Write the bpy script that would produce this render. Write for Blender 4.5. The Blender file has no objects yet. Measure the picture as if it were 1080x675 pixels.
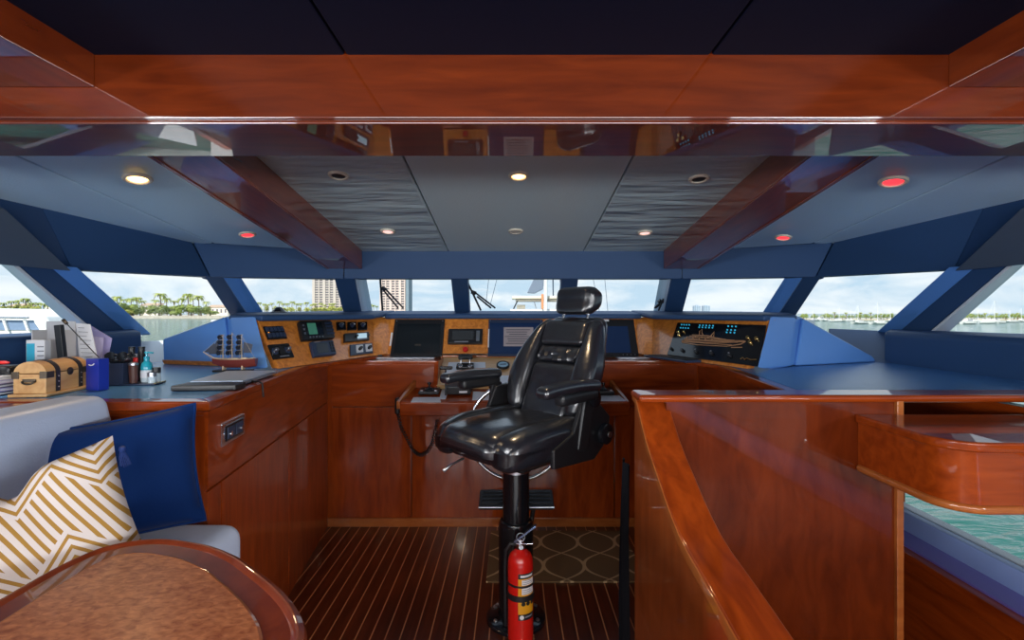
import bpy, bmesh, math, random
from mathutils import Vector, Matrix, noise

random.seed(7)
SC = bpy.context.scene
COL = SC.collection
PI = math.pi
F, CX, HY, EYE = 520.0, 541.0, 330.0, 1.5      # focal length and vanishing point in photo pixels, eye height in metres


def V(*a):
    return Vector(a)


def P(px, py, d):
    "the point of the place seen at pixel (px, py), d metres ahead of the eye"
    return Vector(((px - CX) * d / F, d, EYE - (py - HY) * d / F))


def onz(px, py, z):
    return P(px, py, (EYE - z) * F / (py - HY))


# ------------------------------------------------------------------ materials
MATS = {}


def mat(name, col, rough=0.5, metal=0.0, coat=0.0, coat_rough=0.05, emit=None, estr=1.0, col2=None, scale=(1, 1, 1),
        nscale=8.0, detail=4.0, bump=0.0, bscale=60.0, alpha=None, lo=0.35, hi=0.65, sheen=0.0, spec=0.5, bstretch=(1, 1, 1)):
    m = bpy.data.materials.new(name)
    m.use_nodes = True
    nt = m.node_tree
    b = nt.nodes['Principled BSDF']
    b.inputs['Base Color'].default_value = (*col, 1)
    b.inputs['Roughness'].default_value = rough
    b.inputs['Metallic'].default_value = metal
    b.inputs['Coat Weight'].default_value = coat
    b.inputs['Coat Roughness'].default_value = coat_rough
    b.inputs['Specular IOR Level'].default_value = spec
    b.inputs['Sheen Weight'].default_value = sheen
    if emit:
        b.inputs['Emission Color'].default_value = (*emit, 1)
        b.inputs['Emission Strength'].default_value = estr
    tc = mp = None
    if col2 or bump:
        tc = nt.nodes.new('ShaderNodeTexCoord')
    if col2:
        mp = nt.nodes.new('ShaderNodeMapping')
        mp.inputs['Scale'].default_value = scale
        nt.links.new(tc.outputs['Object'], mp.inputs['Vector'])
        n = nt.nodes.new('ShaderNodeTexNoise')
        n.inputs['Scale'].default_value = nscale
        n.inputs['Detail'].default_value = detail
        n.inputs['Distortion'].default_value = 0.6
        nt.links.new(mp.outputs[0], n.inputs['Vector'])
        r = nt.nodes.new('ShaderNodeValToRGB')
        r.color_ramp.elements[0].color = (*col, 1)
        r.color_ramp.elements[0].position = lo
        r.color_ramp.elements[1].color = (*col2, 1)
        r.color_ramp.elements[1].position = hi
        nt.links.new(n.outputs['Fac'], r.inputs[0])
        nt.links.new(r.outputs[0], b.inputs['Base Color'])
    if bump:
        mb = nt.nodes.new('ShaderNodeMapping')
        mb.inputs['Scale'].default_value = bstretch
        nt.links.new(tc.outputs['Object'], mb.inputs['Vector'])
        n2 = nt.nodes.new('ShaderNodeTexNoise')
        n2.inputs['Scale'].default_value = bscale
        n2.inputs['Detail'].default_value = 3
        nt.links.new(mb.outputs[0], n2.inputs['Vector'])
        bp = nt.nodes.new('ShaderNodeBump')
        bp.inputs['Strength'].default_value = bump
        bp.inputs['Distance'].default_value = 0.035 if bscale < 10 else 0.01
        nt.links.new(n2.outputs['Fac'], bp.inputs['Height'])
        nt.links.new(bp.outputs[0], b.inputs['Normal'])
    MATS[name] = m
    return m


def wood(name, c1, c2, scale, **k):
    m_ = mat(name, c1, rough=k.get('rough', 0.3), coat=k.get('coat', 0.7), spec=0.12, coat_rough=k.get('coat_rough', 0.012), col2=c2, scale=scale, nscale=k.get('nscale', 3.0),
               detail=7, lo=0.25, hi=0.78)
    m_.node_tree.nodes['Principled BSDF'].inputs['Coat IOR'].default_value = k.get('ior', 1.55)
    return m_


MA, MB2 = (0.18, 0.0225, 0.0022), (0.38, 0.062, 0.0060)
wood_x = wood('mahogany_grain_across', MA, MB2, (1.2, 9, 9))
wood_y = wood('mahogany_grain_fore_and_aft', MA, MB2, (9, 1.2, 9))
wood_z = wood('mahogany_grain_upright', MA, MB2, (7, 7, 1.3))
beam_x = wood('mahogany_beam_across', (0.095, 0.0125, 0.0018), (0.20, 0.030, 0.0038), (1.2, 9, 9), ior=1.9, coat=1.0, coat_rough=0.006)
beam_y = wood('mahogany_beam_fore_and_aft', (0.13, 0.017, 0.0022), (0.26, 0.042, 0.0048), (9, 1.2, 9), ior=2.5, coat=1.0, coat_rough=0.006)
wood_light = wood('mahogany_light_edge', (0.30, 0.075, 0.016), (0.42, 0.13, 0.03), (3, 3, 9))
burl = mat('burl_veneer', (0.52, 0.15, 0.022), 0.35, coat=0.5, col2=(0.82, 0.31, 0.055), nscale=38, detail=6, lo=0.3, hi=0.7)
table_veneer = mat('table_burl_veneer', (0.26, 0.062, 0.020), 0.45, coat=0.25, coat_rough=0.25, spec=0.3, col2=(0.56, 0.205, 0.080), scale=(12, 20, 20), nscale=5, detail=8, lo=0.32, hi=0.7)
navy_vinyl = mat('navy_vinyl', (0.024, 0.066, 0.165), 0.55, spec=0.3, bump=0.12, bscale=220)
blue_vinyl = mat('blue_vinyl', (0.10, 0.27, 0.66), 0.38, bump=0.12, bscale=220)
counter_vinyl = mat('counter_blue_leather', (0.085, 0.26, 0.56), 0.27, bump=0.10, bscale=250)
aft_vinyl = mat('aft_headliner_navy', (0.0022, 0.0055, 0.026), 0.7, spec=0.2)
head_vinyl = mat('headliner_grey_blue', (0.45, 0.58, 0.64), 0.4, bump=0.15, bscale=90)
head_wrinkled = mat('headliner_wrinkled', (0.40, 0.52, 0.575), 0.33, bump=1.0, bscale=2.2, bstretch=(0.8, 4.2, 1))
head_window_lit = mat('headliner_light_blue', (0.56, 0.78, 0.93), 0.4, bump=0.15, bscale=90)  # lighter copy of the headliner, side-window light put into the colour
sill_white = mat('white_fibreglass', (0.72, 0.76, 0.80), 0.35)
pale_leather = mat('pale_grey_blue_leather', (0.52, 0.62, 0.82), 0.42, bump=0.1, bscale=200)
black_leather = mat('black_leather', (0.011, 0.013, 0.019), 0.3, spec=0.7, coat=1.0, coat_rough=0.18, bump=0.22, bscale=34)
black_plastic = mat('black_plastic', (0.012, 0.013, 0.016), 0.4)
black_gloss = mat('black_gloss', (0.008, 0.009, 0.012), 0.12)
dark_navy_plastic = mat('dark_navy_plastic', (0.025, 0.042, 0.09), 0.4)
screen_dark = mat('dark_screen_glass', (0.010, 0.014, 0.018), 0.12)
screen_blue = mat('blue_screen_glass', (0.008, 0.018, 0.05), 0.12, emit=(0.01, 0.03, 0.10), estr=0.15)
screen_green = mat('green_screen_glass', (0.03, 0.10, 0.07), 0.15, emit=(0.03, 0.12, 0.08), estr=0.5)
screen_lcd = mat('pale_lcd', (0.35, 0.5, 0.55), 0.2, emit=(0.35, 0.5, 0.6), estr=0.5)
screen_text = mat('screen_text_window', (0.16, 0.14, 0.15), 0.2, emit=(0.16, 0.14, 0.15), estr=0.4)
chrome = mat('chrome', (0.78, 0.80, 0.83), 0.12, metal=1.0)
brass = mat('brass', (0.72, 0.50, 0.20), 0.25, metal=1.0)
bronze_dark = mat('dark_bronze', (0.10, 0.08, 0.06), 0.4, metal=0.8)
gold_line = mat('copper_engraving', (0.55, 0.30, 0.16), 0.4, metal=0.3)
steel = mat('brushed_steel', (0.55, 0.57, 0.62), 0.3, metal=1.0)
red_paint = mat('red_enamel', (0.62, 0.012, 0.008), 0.25, coat=0.6)
red_plastic = mat('red_plastic', (0.6, 0.02, 0.02), 0.35)
yellow_label = mat('yellow_label', (0.75, 0.34, 0.01), 0.5)
white_paper = mat('white_paper', (0.75, 0.76, 0.80), 0.7)
ink = mat('grey_ink', (0.22, 0.23, 0.27), 0.7)
lilac_paper = mat('lilac_paper', (0.42, 0.38, 0.66), 0.7)
cyan_print = mat('cyan_print', (0.03, 0.42, 0.62), 0.5)
box_blue = mat('royal_blue_card', (0.010, 0.03, 0.33), 0.3)
navy_velvet = mat('navy_velvet', (0.004, 0.027, 0.13), 0.8, spec=0.1, sheen=0.05, bump=0.1, bscale=120)
pine = mat('pale_pine', (0.56, 0.29, 0.10), 0.45, coat=0.3, col2=(0.70, 0.43, 0.18), scale=(9, 1, 9), nscale=4)
strap_black = mat('black_strap', (0.02, 0.017, 0.02), 0.4)
ship_red = mat('ship_hull_red', (0.16, 0.022, 0.014), 0.35, coat=0.4)
ship_sail = mat('ship_dark_sails', (0.035, 0.045, 0.075), 0.6)
rope_pale = mat('pale_spars', (0.62, 0.50, 0.34), 0.5)
soap_teal = mat('teal_soap', (0.02, 0.36, 0.48), 0.2)
clear_plastic = mat('clear_plastic', (0.55, 0.66, 0.72), 0.12)
cup_brown = mat('brown_cup', (0.10, 0.04, 0.03), 0.3)
lamp_warm = mat('lit_warm_lens', (0.9, 0.6, 0.3), 0.3, emit=(1.0, 0.55, 0.2), estr=3.0)
lamp_red = mat('lit_red_lens', (0.8, 0.03, 0.03), 0.3, emit=(1.0, 0.03, 0.04), estr=1.3)
lamp_pink = mat('lit_pink_lens', (0.9, 0.55, 0.5), 0.3, emit=(1.0, 0.55, 0.5), estr=0.8)
lamp_off = mat('unlit_lens', (0.5, 0.5, 0.45), 0.3)
led_blue = mat('blue_led', (0.02, 0.35, 0.6), 0.3, emit=(0.05, 0.45, 0.7), estr=0.3)
groove_dark = mat('dark_groove', (0.012, 0.004, 0.002), 0.6)
shade_joint_dark = mat('dark_navy_cloth', (0.003, 0.005, 0.012), 0.85)  # paints the shade at the partition end; also fills the dash joints
sail_white = mat('boat_white', (0.80, 0.80, 0.78), 0.35)
cream = mat('boat_cream', (0.80, 0.72, 0.58), 0.4)
boat_glass = mat('boat_dark_glass', (0.06, 0.09, 0.14), 0.15)
boat_navy = mat('boat_canvas_grey_blue', (0.16, 0.20, 0.27), 0.7)
palm_leaf = mat('palm_fronds', (0.13, 0.20, 0.03), 0.6, col2=(0.36, 0.38, 0.09), nscale=0.6)
bush_leaf = mat('broad_leaves', (0.10, 0.18, 0.03), 0.7, col2=(0.38, 0.42, 0.09), nscale=0.35)
bush_leaf2 = mat('yellow_green_leaves', (0.28, 0.31, 0.05), 0.7, col2=(0.50, 0.48, 0.11), nscale=0.35)
bark = mat('palm_bark', (0.20, 0.14, 0.09), 0.8)
conc = mat('tower_concrete', (0.52, 0.46, 0.42), 0.7)
conc_pink = mat('tower_pink_concrete', (0.68, 0.54, 0.48), 0.7)
tower_glass = mat('tower_windows', (0.16, 0.15, 0.17), 0.3)
tower_dark = mat('tower_grey_side', (0.20, 0.26, 0.31), 0.6)
stucco = mat('house_stucco', (0.75, 0.69, 0.60), 0.7)
roof_tile = mat('house_roof', (0.42, 0.30, 0.22), 0.7)
sand = mat('shore_sand', (0.42, 0.36, 0.26), 0.9, col2=(0.52, 0.46, 0.34), nscale=0.3)
seawall_m = mat('seawall_stone', (0.38, 0.34, 0.28), 0.9, col2=(0.55, 0.50, 0.42), nscale=1.2)
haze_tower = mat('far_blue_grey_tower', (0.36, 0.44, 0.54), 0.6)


def nodes_floor():
    m = mat('striped_deck', (0.05, 0.012, 0.006), 0.3, coat=0.5, coat_rough=0.12)
    nt = m.node_tree
    b = nt.nodes['Principled BSDF']
    tc = nt.nodes.new('ShaderNodeTexCoord')
    sx = nt.nodes.new('ShaderNodeSeparateXYZ')
    nt.links.new(tc.outputs['Object'], sx.inputs[0])
    d = nt.nodes.new('ShaderNodeMath'); d.operation = 'DIVIDE'; d.inputs[1].default_value = 0.0685
    nt.links.new(sx.outputs['X'], d.inputs[0])
    fr = nt.nodes.new('ShaderNodeMath'); fr.operation = 'FRACT'
    nt.links.new(d.outputs[0], fr.inputs[0])
    lt = nt.nodes.new('ShaderNodeMath'); lt.operation = 'LESS_THAN'; lt.inputs[1].default_value = 0.085
    nt.links.new(fr.outputs[0], lt.inputs[0])
    mp = nt.nodes.new('ShaderNodeMapping'); mp.inputs['Scale'].default_value = (12, 1.2, 1)
    nt.links.new(tc.outputs['Object'], mp.inputs['Vector'])
    n = nt.nodes.new('ShaderNodeTexNoise'); n.inputs['Scale'].default_value = 3; n.inputs['Detail'].default_value = 6
    nt.links.new(mp.outputs[0], n.inputs['Vector'])
    r = nt.nodes.new('ShaderNodeValToRGB')
    r.color_ramp.elements[0].color = (0.045, 0.008, 0.003, 1); r.color_ramp.elements[0].position = 0.3
    r.color_ramp.elements[1].color = (0.115, 0.022, 0.007, 1); r.color_ramp.elements[1].position = 0.75
    nt.links.new(n.outputs['Fac'], r.inputs[0])
    mx = nt.nodes.new('ShaderNodeMix'); mx.data_type = 'RGBA'
    nt.links.new(lt.outputs[0], mx.inputs['Factor'])
    nt.links.new(r.outputs[0], mx.inputs['A'])
    mx.inputs['B'].default_value = (0.50, 0.22, 0.10, 1)
    nt.links.new(mx.outputs['Result'], b.inputs['Base Color'])
    return m


def nodes_mat_trellis():
    "interlocking ogee trellis on a brown mat"
    m = mat('trellis_mat', (0.1, 0.06, 0.03), 0.95, bump=0.4, bscale=300)
    nt = m.node_tree
    b = nt.nodes['Principled BSDF']
    tc = nt.nodes.new('ShaderNodeTexCoord')
    sx = nt.nodes.new('ShaderNodeSeparateXYZ')
    nt.links.new(tc.outputs['Object'], sx.inputs[0])

    def M(op, a, c=None):
        n = nt.nodes.new('ShaderNodeMath'); n.operation = op
        for i, v in enumerate((a, c)):
            if v is None:
                continue
            if isinstance(v, (int, float)):
                n.inputs[i].default_value = v
            else:
                nt.links.new(v, n.inputs[i])
        return n.outputs[0]
    # two families of waving lines: y = +-(x + small sine)
    kx, ky = 2 * PI / 0.24, 2 * PI / 0.30
    X = M('MULTIPLY', sx.outputs['X'], kx / 2)
    Y = M('MULTIPLY', sx.outputs['Y'], ky / 2)
    wob = M('MULTIPLY', M('SINE', M('MULTIPLY', Y, 2.0)), 0.42)
    a = M('ABSOLUTE', M('SINE', M('ADD', M('ADD', X, Y), wob)))
    c = M('ABSOLUTE', M('SINE', M('ADD', M('SUBTRACT', X, Y), M('MULTIPLY', wob, -1.0))))
    mn = M('MINIMUM', a, c)
    lt = M('LESS_THAN', mn, 0.13)
    mx = nt.nodes.new('ShaderNodeMix'); mx.data_type = 'RGBA'
    nt.links.new(lt, mx.inputs['Factor'])
    mx.inputs['A'].default_value = (0.17, 0.10, 0.045, 1)
    mx.inputs['B'].default_value = (0.55, 0.38, 0.21, 1)
    nt.links.new(mx.outputs['Result'], b.inputs['Base Color'])
    return m


def nodes_glass():
    m = bpy.data.materials.new('window_glass')
    m.use_nodes = True
    nt = m.node_tree
    for n in list(nt.nodes):
        nt.nodes.remove(n)
    o = nt.nodes.new('ShaderNodeOutputMaterial')
    t = nt.nodes.new('ShaderNodeBsdfTransparent'); t.inputs[0].default_value = (0.97, 0.985, 0.985, 1)
    g = nt.nodes.new('ShaderNodeBsdfGlossy'); g.inputs['Roughness'].default_value = 0.0
    mx = nt.nodes.new('ShaderNodeMixShader'); mx.inputs[0].default_value = 0.035
    nt.links.new(t.outputs[0], mx.inputs[1]); nt.links.new(g.outputs[0], mx.inputs[2])
    nt.links.new(mx.outputs[0], o.inputs[0])
    return m


def nodes_water():
    m = mat('sea_water', (0.012, 0.085, 0.07), 0.08, spec=0.5)
    nt = m.node_tree
    b = nt.nodes['Principled BSDF']
    tc = nt.nodes.new('ShaderNodeTexCoord')
    bp_in = None
    for sc, st, ds in ((0.25, 0.9, 0.7), (1.3, 1.0, 0.26)):
        mp = nt.nodes.new('ShaderNodeMapping'); mp.inputs['Scale'].default_value = (0.7, 1.5, 1)
        nt.links.new(tc.outputs['Object'], mp.inputs['Vector'])
        n = nt.nodes.new('ShaderNodeTexNoise'); n.inputs['Scale'].default_value = sc; n.inputs['Detail'].default_value = 5
        n.inputs['Distortion'].default_value = 0.8
        nt.links.new(mp.outputs[0], n.inputs['Vector'])
        bp = nt.nodes.new('ShaderNodeBump'); bp.inputs['Strength'].default_value = st; bp.inputs['Distance'].default_value = ds
        nt.links.new(n.outputs['Fac'], bp.inputs['Height'])
        if bp_in:
            nt.links.new(bp_in, bp.inputs['Normal'])
        bp_in = bp.outputs[0]
    nt.links.new(bp_in, b.inputs['Normal'])
    return m


def nodes_pillow():
    "white pillow woven with ochre bands that turn in chevrons inside diagonal lozenges"
    m = mat('ochre_chevron_weave', (0.8, 0.75, 0.7), 0.85)
    nt = m.node_tree
    b = nt.nodes['Principled BSDF']
    tc = nt.nodes.new('ShaderNodeTexCoord')
    sx = nt.nodes.new('ShaderNodeSeparateXYZ')
    nt.links.new(tc.outputs['Object'], sx.inputs[0])

    def M(op, a, c=None):
        n = nt.nodes.new('ShaderNodeMath'); n.operation = op
        for i, v in enumerate((a, c)):
            if v is None:
                continue
            if isinstance(v, (int, float)):
                n.inputs[i].default_value = v
            else:
                nt.links.new(v, n.inputs[i])
        return n.outputs[0]
    X, Z = sx.outputs['X'], sx.outputs['Z']
    # hexagonal lozenges: cell column and a zigzag phase decide which of three stripe directions is shown
    s = 0.150
    u = M('DIVIDE', X, s)
    tri = M('ABSOLUTE', M('SUBTRACT', M('FRACT', u), 0.5))              # 0..0.5 zigzag across
    row = M('DIVIDE', M('ADD', Z, M('MULTIPLY', tri, 0.15)), 0.13)
    sel = M('LESS_THAN', M('FRACT', M('MULTIPLY', row, 0.5)), 0.5)
    colsel = M('LESS_THAN', M('FRACT', u), 0.5)
    d1 = M('ADD', M('MULTIPLY', Z, 0.80), M('MULTIPLY', tri, 0.12))      # chevrons
    d2 = M('ADD', M('MULTIPLY', X, 0.92), M('MULTIPLY', Z, 0.38))        # steep diagonals
    mixd = nt.nodes.new('ShaderNodeMix')
    nt.links.new(sel, mixd.inputs['Factor'])
    nt.links.new(d1, mixd.inputs['A']); nt.links.new(d2, mixd.inputs['B'])
    st = M('LESS_THAN', M('FRACT', M('DIVIDE', mixd.outputs['Result'], 0.0185)), 0.42)
    mx = nt.nodes.new('ShaderNodeMix'); mx.data_type = 'RGBA'
    nt.links.new(st, mx.inputs['Factor'])
    mx.inputs['A'].default_value = (0.60, 0.545, 0.53, 1)
    mx.inputs['B'].default_value = (0.33, 0.175, 0.028, 1)
    nt.links.new(mx.outputs['Result'], b.inputs['Base Color'])
    return m


deck_m = nodes_floor()
trellis_m = nodes_mat_trellis()
glass_m = nodes_glass()
water_m = nodes_water()
pillow_m = nodes_pillow()


# ------------------------------------------------------------------ mesh helpers
def BM():
    return bmesh.new()


def merge(bm, other, M=None):
    if M is not None:
        other.transform(M)
    me = bpy.data.meshes.new('tmp')
    other.to_mesh(me)
    other.free()
    bm.from_mesh(me)
    bpy.data.meshes.remove(me)
    return bm


def box(bm, c, s, bev=0.0, rot=None, seg=2):
    b = bmesh.new()
    bmesh.ops.create_cube(b, size=1.0)
    bmesh.ops.scale(b, vec=Vector(s), verts=b.verts)
    if bev:
        bmesh.ops.bevel(b, geom=list(b.edges), offset=bev, segments=seg, affect='EDGES', profile=0.5)
    M = Matrix.Translation(Vector(c))
    if rot is not None:
        M = M @ rot
    return merge(bm, b, M)


def slab(bm, pts, off, bev=0.0, seg=2):
    "solid polygon: pts is its seen outline, off pushes the back away"
    b = bmesh.new()
    n = len(pts)
    a = [b.verts.new(Vector(p)) for p in pts]
    offs = off if isinstance(off, (list, tuple)) and not isinstance(off[0], (int, float)) else [off] * n
    c = [b.verts.new(Vector(p) + Vector(o)) for p, o in zip(pts, offs)]
    b.faces.new(a)
    b.faces.new(list(reversed(c)))
    for i in range(n):
        j = (i + 1) % n
        b.faces.new((a[j], a[i], c[i], c[j]))
    bmesh.ops.recalc_face_normals(b, faces=b.faces)
    if bev:
        bmesh.ops.bevel(b, geom=list(b.edges), offset=bev, segments=seg, affect='EDGES', profile=0.5)
    return merge(bm, b)


def bar(bm, p, q, w, h, up=(0, 0, 1), bev=0.0):
    p, q = Vector(p), Vector(q)
    t = (q - p)
    L = t.length
    t.normalize()
    s = t.cross(Vector(up)).normalized()
    u = s.cross(t).normalized()
    M = Matrix((s, t, u)).transposed().to_4x4()
    M.translation = (p + q) / 2
    b = bmesh.new()
    bmesh.ops.create_cube(b, size=1.0)
    bmesh.ops.scale(b, vec=(w, L, h), verts=b.verts)
    if bev:
        bmesh.ops.bevel(b, geom=list(b.edges), offset=bev, segments=2, affect='EDGES', profile=0.5)
    return merge(bm, b, M)


def tube(bm, pts, r, n=10, closed=False):
    pts = [Vector(p) for p in pts]
    m = len(pts)
    rr = r if isinstance(r, (list, tuple)) else [r] * m
    rings = []
    ref = None
    for i, p in enumerate(pts):
        if closed:
            t = pts[(i + 1) % m] - pts[i - 1]
        else:
            t = pts[min(i + 1, m - 1)] - pts[max(i - 1, 0)]
        t.normalize()
        if ref is None:
            ref = Vector((0, 0, 1)) if abs(t.z) < 0.9 else Vector((1, 0, 0))
        s = t.cross(ref)
        if s.length < 1e-5:
            s = t.orthogonal()
        s.normalize()
        u = s.cross(t).normalized()
        ref = u
        rings.append([bm.verts.new(p + (s * math.cos(a) + u * math.sin(a)) * rr[i]) for a in (2 * PI * k / n for k in range(n))])
    for i in range(m if closed else m - 1):
        a, b = rings[i], rings[(i + 1) % m]
        for k in range(n):
            bm.faces.new((a[k], a[(k + 1) % n], b[(k + 1) % n], b[k]))
    if not closed:
        bm.faces.new(list(reversed(rings[0])))
        bm.faces.new(rings[-1])
    return bm


def lathe(bm, prof, c=(0, 0, 0), n=32, a0=0.0, a1=2 * PI, M=None):
    b = bmesh.new()
    full = abs(a1 - a0 - 2 * PI) < 1e-6
    k = n if full else n + 1
    rings = []
    for r, z in prof:
        rings.append([b.verts.new((r * math.cos(a0 + (a1 - a0) * i / n), r * math.sin(a0 + (a1 - a0) * i / n), z)) for i in range(k)])
    for i in range(len(prof) - 1):
        for j in range(n):
            j2 = (j + 1) % k
            b.faces.new((rings[i][j], rings[i][j2], rings[i + 1][j2], rings[i + 1][j]))
    if full:
        if prof[0][0] > 1e-5:
            b.faces.new(list(reversed(rings[0])))
        if prof[-1][0] > 1e-5:
            b.faces.new(rings[-1])
    bmesh.ops.remove_doubles(b, verts=b.verts, dist=1e-6)
    T = Matrix.Translation(Vector(c))
    if M is not None:
        T = T @ M
    return merge(bm, b, T)


def rbox(bm, s, r, n=6, k=4, f=None, M=None, c=(0, 0, 0)):
    "rounded, padded box of size s; f(p, q) may bend it (q is the unit-cube coordinate)"
    h = [x / 2 for x in s]
    r = min(r, *[x * 0.999 for x in h])

    def axis(hh):
        a = [-hh + r * (1 - math.cos(PI / 2 * i / k)) for i in range(k)]
        b_ = [-hh + r + (2 * hh - 2 * r) * i / n for i in range(n + 1)]
        return a + b_ + [-x for x in reversed(a)]
    A = [axis(x) for x in h]
    b = bmesh.new()
    cache = {}

    def vert(p):
        key = tuple(round(x, 6) for x in p)
        if key in cache:
            return cache[key]
        inner = Vector([max(-(h[i] - r), min(h[i] - r, p[i])) for i in range(3)])
        d = Vector(p) - inner
        q = Vector([p[i] / h[i] for i in range(3)])
        pos = inner + d.normalized() * r if d.length > 1e-9 else inner
        if f:
            pos = Vector(f(pos, q))
        v = b.verts.new(pos)
        cache[key] = v
        return v
    for ax in range(3):
        o1, o2 = [i for i in range(3) if i != ax]
        for sg in (-1, 1):
            for i in range(len(A[o1]) - 1):
                for j in range(len(A[o2]) - 1):
                    q = []
                    for (ii, jj) in ((i, j), (i + 1, j), (i + 1, j + 1), (i, j + 1)):
                        p = [0, 0, 0]
                        p[ax] = sg * h[ax]; p[o1] = A[o1][ii]; p[o2] = A[o2][jj]
                        q.append(vert(p))
                    if len(set(q)) < 3:
                        continue
                    try:
                        b.faces.new(q)
                    except ValueError:
                        pass
    bmesh.ops.remove_doubles(b, verts=b.verts, dist=1e-5)
    bmesh.ops.recalc_face_normals(b, faces=b.faces)
    T = Matrix.Translation(Vector(c))
    if M is not None:
        T = T @ M
    return merge(bm, b, T)


def pillow_bm(bm, w, h, t, M=None, n=22, pinch=0.07, dip=0.0, seed=0):
    b = bmesh.new()
    vs = {}
    for sg in (1, -1):
        for i in range(n + 1):
            for j in range(n + 1):
                u, v = 2 * i / n - 1, 2 * j / n - 1
                edge = i in (0, n) or j in (0, n)
                if edge and sg == -1:
                    continue
                x = u * w / 2 * (1 - pinch * (1 - v * v) * 0 - pinch * (1 - abs(v) ** 2) * abs(u) ** 3)
                z = v * h / 2 * (1 - pinch * (1 - abs(u) ** 2) * abs(v) ** 3)
                if dip:
                    z -= dip * math.exp(-((u + 0.05) / 0.20) ** 2) * (0.5 + 0.5 * v) ** 2
                y = sg * t / 2 * ((1 - u ** 4) * (1 - v ** 4)) ** 0.5
                if dip:
                    y *= 1 - 0.45 * math.exp(-(u / 0.28) ** 2) * (0.5 + 0.5 * v)
                y += 0.009 * noise.noise((x * 9 + seed, z * 9, sg * 2.0)) * (1 - u ** 4) * (1 - v ** 4)
                vs[sg, i, j] = b.verts.new((x, -y, z))
                if edge:
                    vs[-1, i, j] = vs[1, i, j]
    for sg in (1, -1):
        for i in range(n):
            for j in range(n):
                q = [vs[sg, i, j], vs[sg, i + 1, j], vs[sg, i + 1, j + 1], vs[sg, i, j + 1]]
                if sg == -1:
                    q.reverse()
                b.faces.new(q)
    bmesh.ops.recalc_face_normals(b, faces=b.faces)
    return merge(bm, b, M)


def empty(name, loc, rz=0.0):
    o = bpy.data.objects.new(name, None)
    o.empty_display_size = 0.1
    COL.objects.link(o)
    o.location = loc
    o.rotation_euler = (0, 0, rz)
    return o


def worldmat(o):
    M = Matrix.Translation(o.location) @ o.rotation_euler.to_matrix().to_4x4()
    return worldmat(o.parent) @ M if o.parent else M


def obj(name, bm, m, parent=None, world=False, smooth=35, tagd=None):
    """link bm as ONE mesh object; with world=True its points are world points, else they are local to parent"""
    me = bpy.data.meshes.new(name)
    org = Vector((0, 0, 0))
    if parent is None and len(bm.verts):
        xs = [v.co.x for v in bm.verts]; ys = [v.co.y for v in bm.verts]; zs = [v.co.z for v in bm.verts]
        org = Vector(((min(xs) + max(xs)) / 2, (min(ys) + max(ys)) / 2, min(zs)))
        bm.transform(Matrix.Translation(-org))
    elif parent is not None and world:
        bm.transform(worldmat(parent).inverted())
    if smooth:
        for f in bm.faces:
            f.smooth = True
        ang = math.radians(smooth)
        for e in bm.edges:
            if len(e.link_faces) == 2:
                try:
                    e.smooth = e.calc_face_angle() < ang
                except ValueError:
                    pass
    bm.to_mesh(me)
    bm.free()
    me.materials.append(m)
    o = bpy.data.objects.new(name, me)
    COL.objects.link(o)
    if smooth == 35:
        wn_ = o.modifiers.new('weighted_normals', 'WEIGHTED_NORMAL'); wn_.keep_sharp = True; wn_.weight = 90
    o.location = org
    if parent is not None:
        o.parent = parent
    if tagd:
        tag(o, *tagd)
    return o


def tag(o, label, cat, group=None, kind=None):
    o['label'] = label
    o['category'] = cat
    if group:
        o['group'] = group
    if kind:
        o['kind'] = kind
    return o


def thing(name, label, cat, loc, rz=0.0, group=None):
    return tag(empty(name, loc, rz), label, cat, group)


def struct(name, bm, m, label, cat, parent=None, smooth=35):
    o = obj(name, bm, m, parent, smooth=smooth)
    if parent is None:
        tag(o, label, cat, None, 'structure')
    return o


def kids(o):
    return [c for c in bpy.data.objects if c.parent == o]


def copy_tree(o, loc, rz=None, scale=None, label=None):
    r = o.copy()
    COL.objects.link(r)
    r.location = loc
    if rz is not None:
        r.rotation_euler = (0, 0, rz)
    if scale is not None:
        r.scale = (scale,) * 3 if isinstance(scale, (int, float)) else scale
    if label:
        r['label'] = label
    for c in list(o.children):
        d = c.copy(); COL.objects.link(d); d.parent = r
        for g in list(c.children):
            e = g.copy(); COL.objects.link(e); e.parent = d
    return r


def frame(origin, u, v):
    "matrix whose x runs along u, z along v (made square to u) and -y faces the viewer side u x v reversed"
    u = Vector(u).normalized()
    n = u.cross(Vector(v)).normalized()          # points away from viewer when u is right and v is up: right x up = toward viewer -> flip
    v2 = n.cross(u).normalized()
    M = Matrix((u, -n, v2)).transposed().to_4x4()
    M.translation = Vector(origin)
    return M


def hit(px, py, o, n):
    d = Vector(((px - CX) / F, 1.0, -(py - HY) / F))
    e = Vector((0, 0, EYE))
    t = (Vector(o) - e).dot(n) / d.dot(n)
    return e + d * t
WORLD_STR = 0.75; EXPO = 0.70
# ================================================================== THE SETTING
def zc(d):
    return 1.951 + 0.148 * (3.61 - d)


def zb(d):
    return 1.824 + 0.148 * (3.58 - d)


SGN = ((-1, 'left'), (1, 'right'))

b = BM(); box(b, (-0.25, -0.2, -0.03), (4.1, 7.8, 0.06))
struct('floor', b, deck_m, 'dark glossy wooden deck with thin pale caulking stripes', 'floor')

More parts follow.
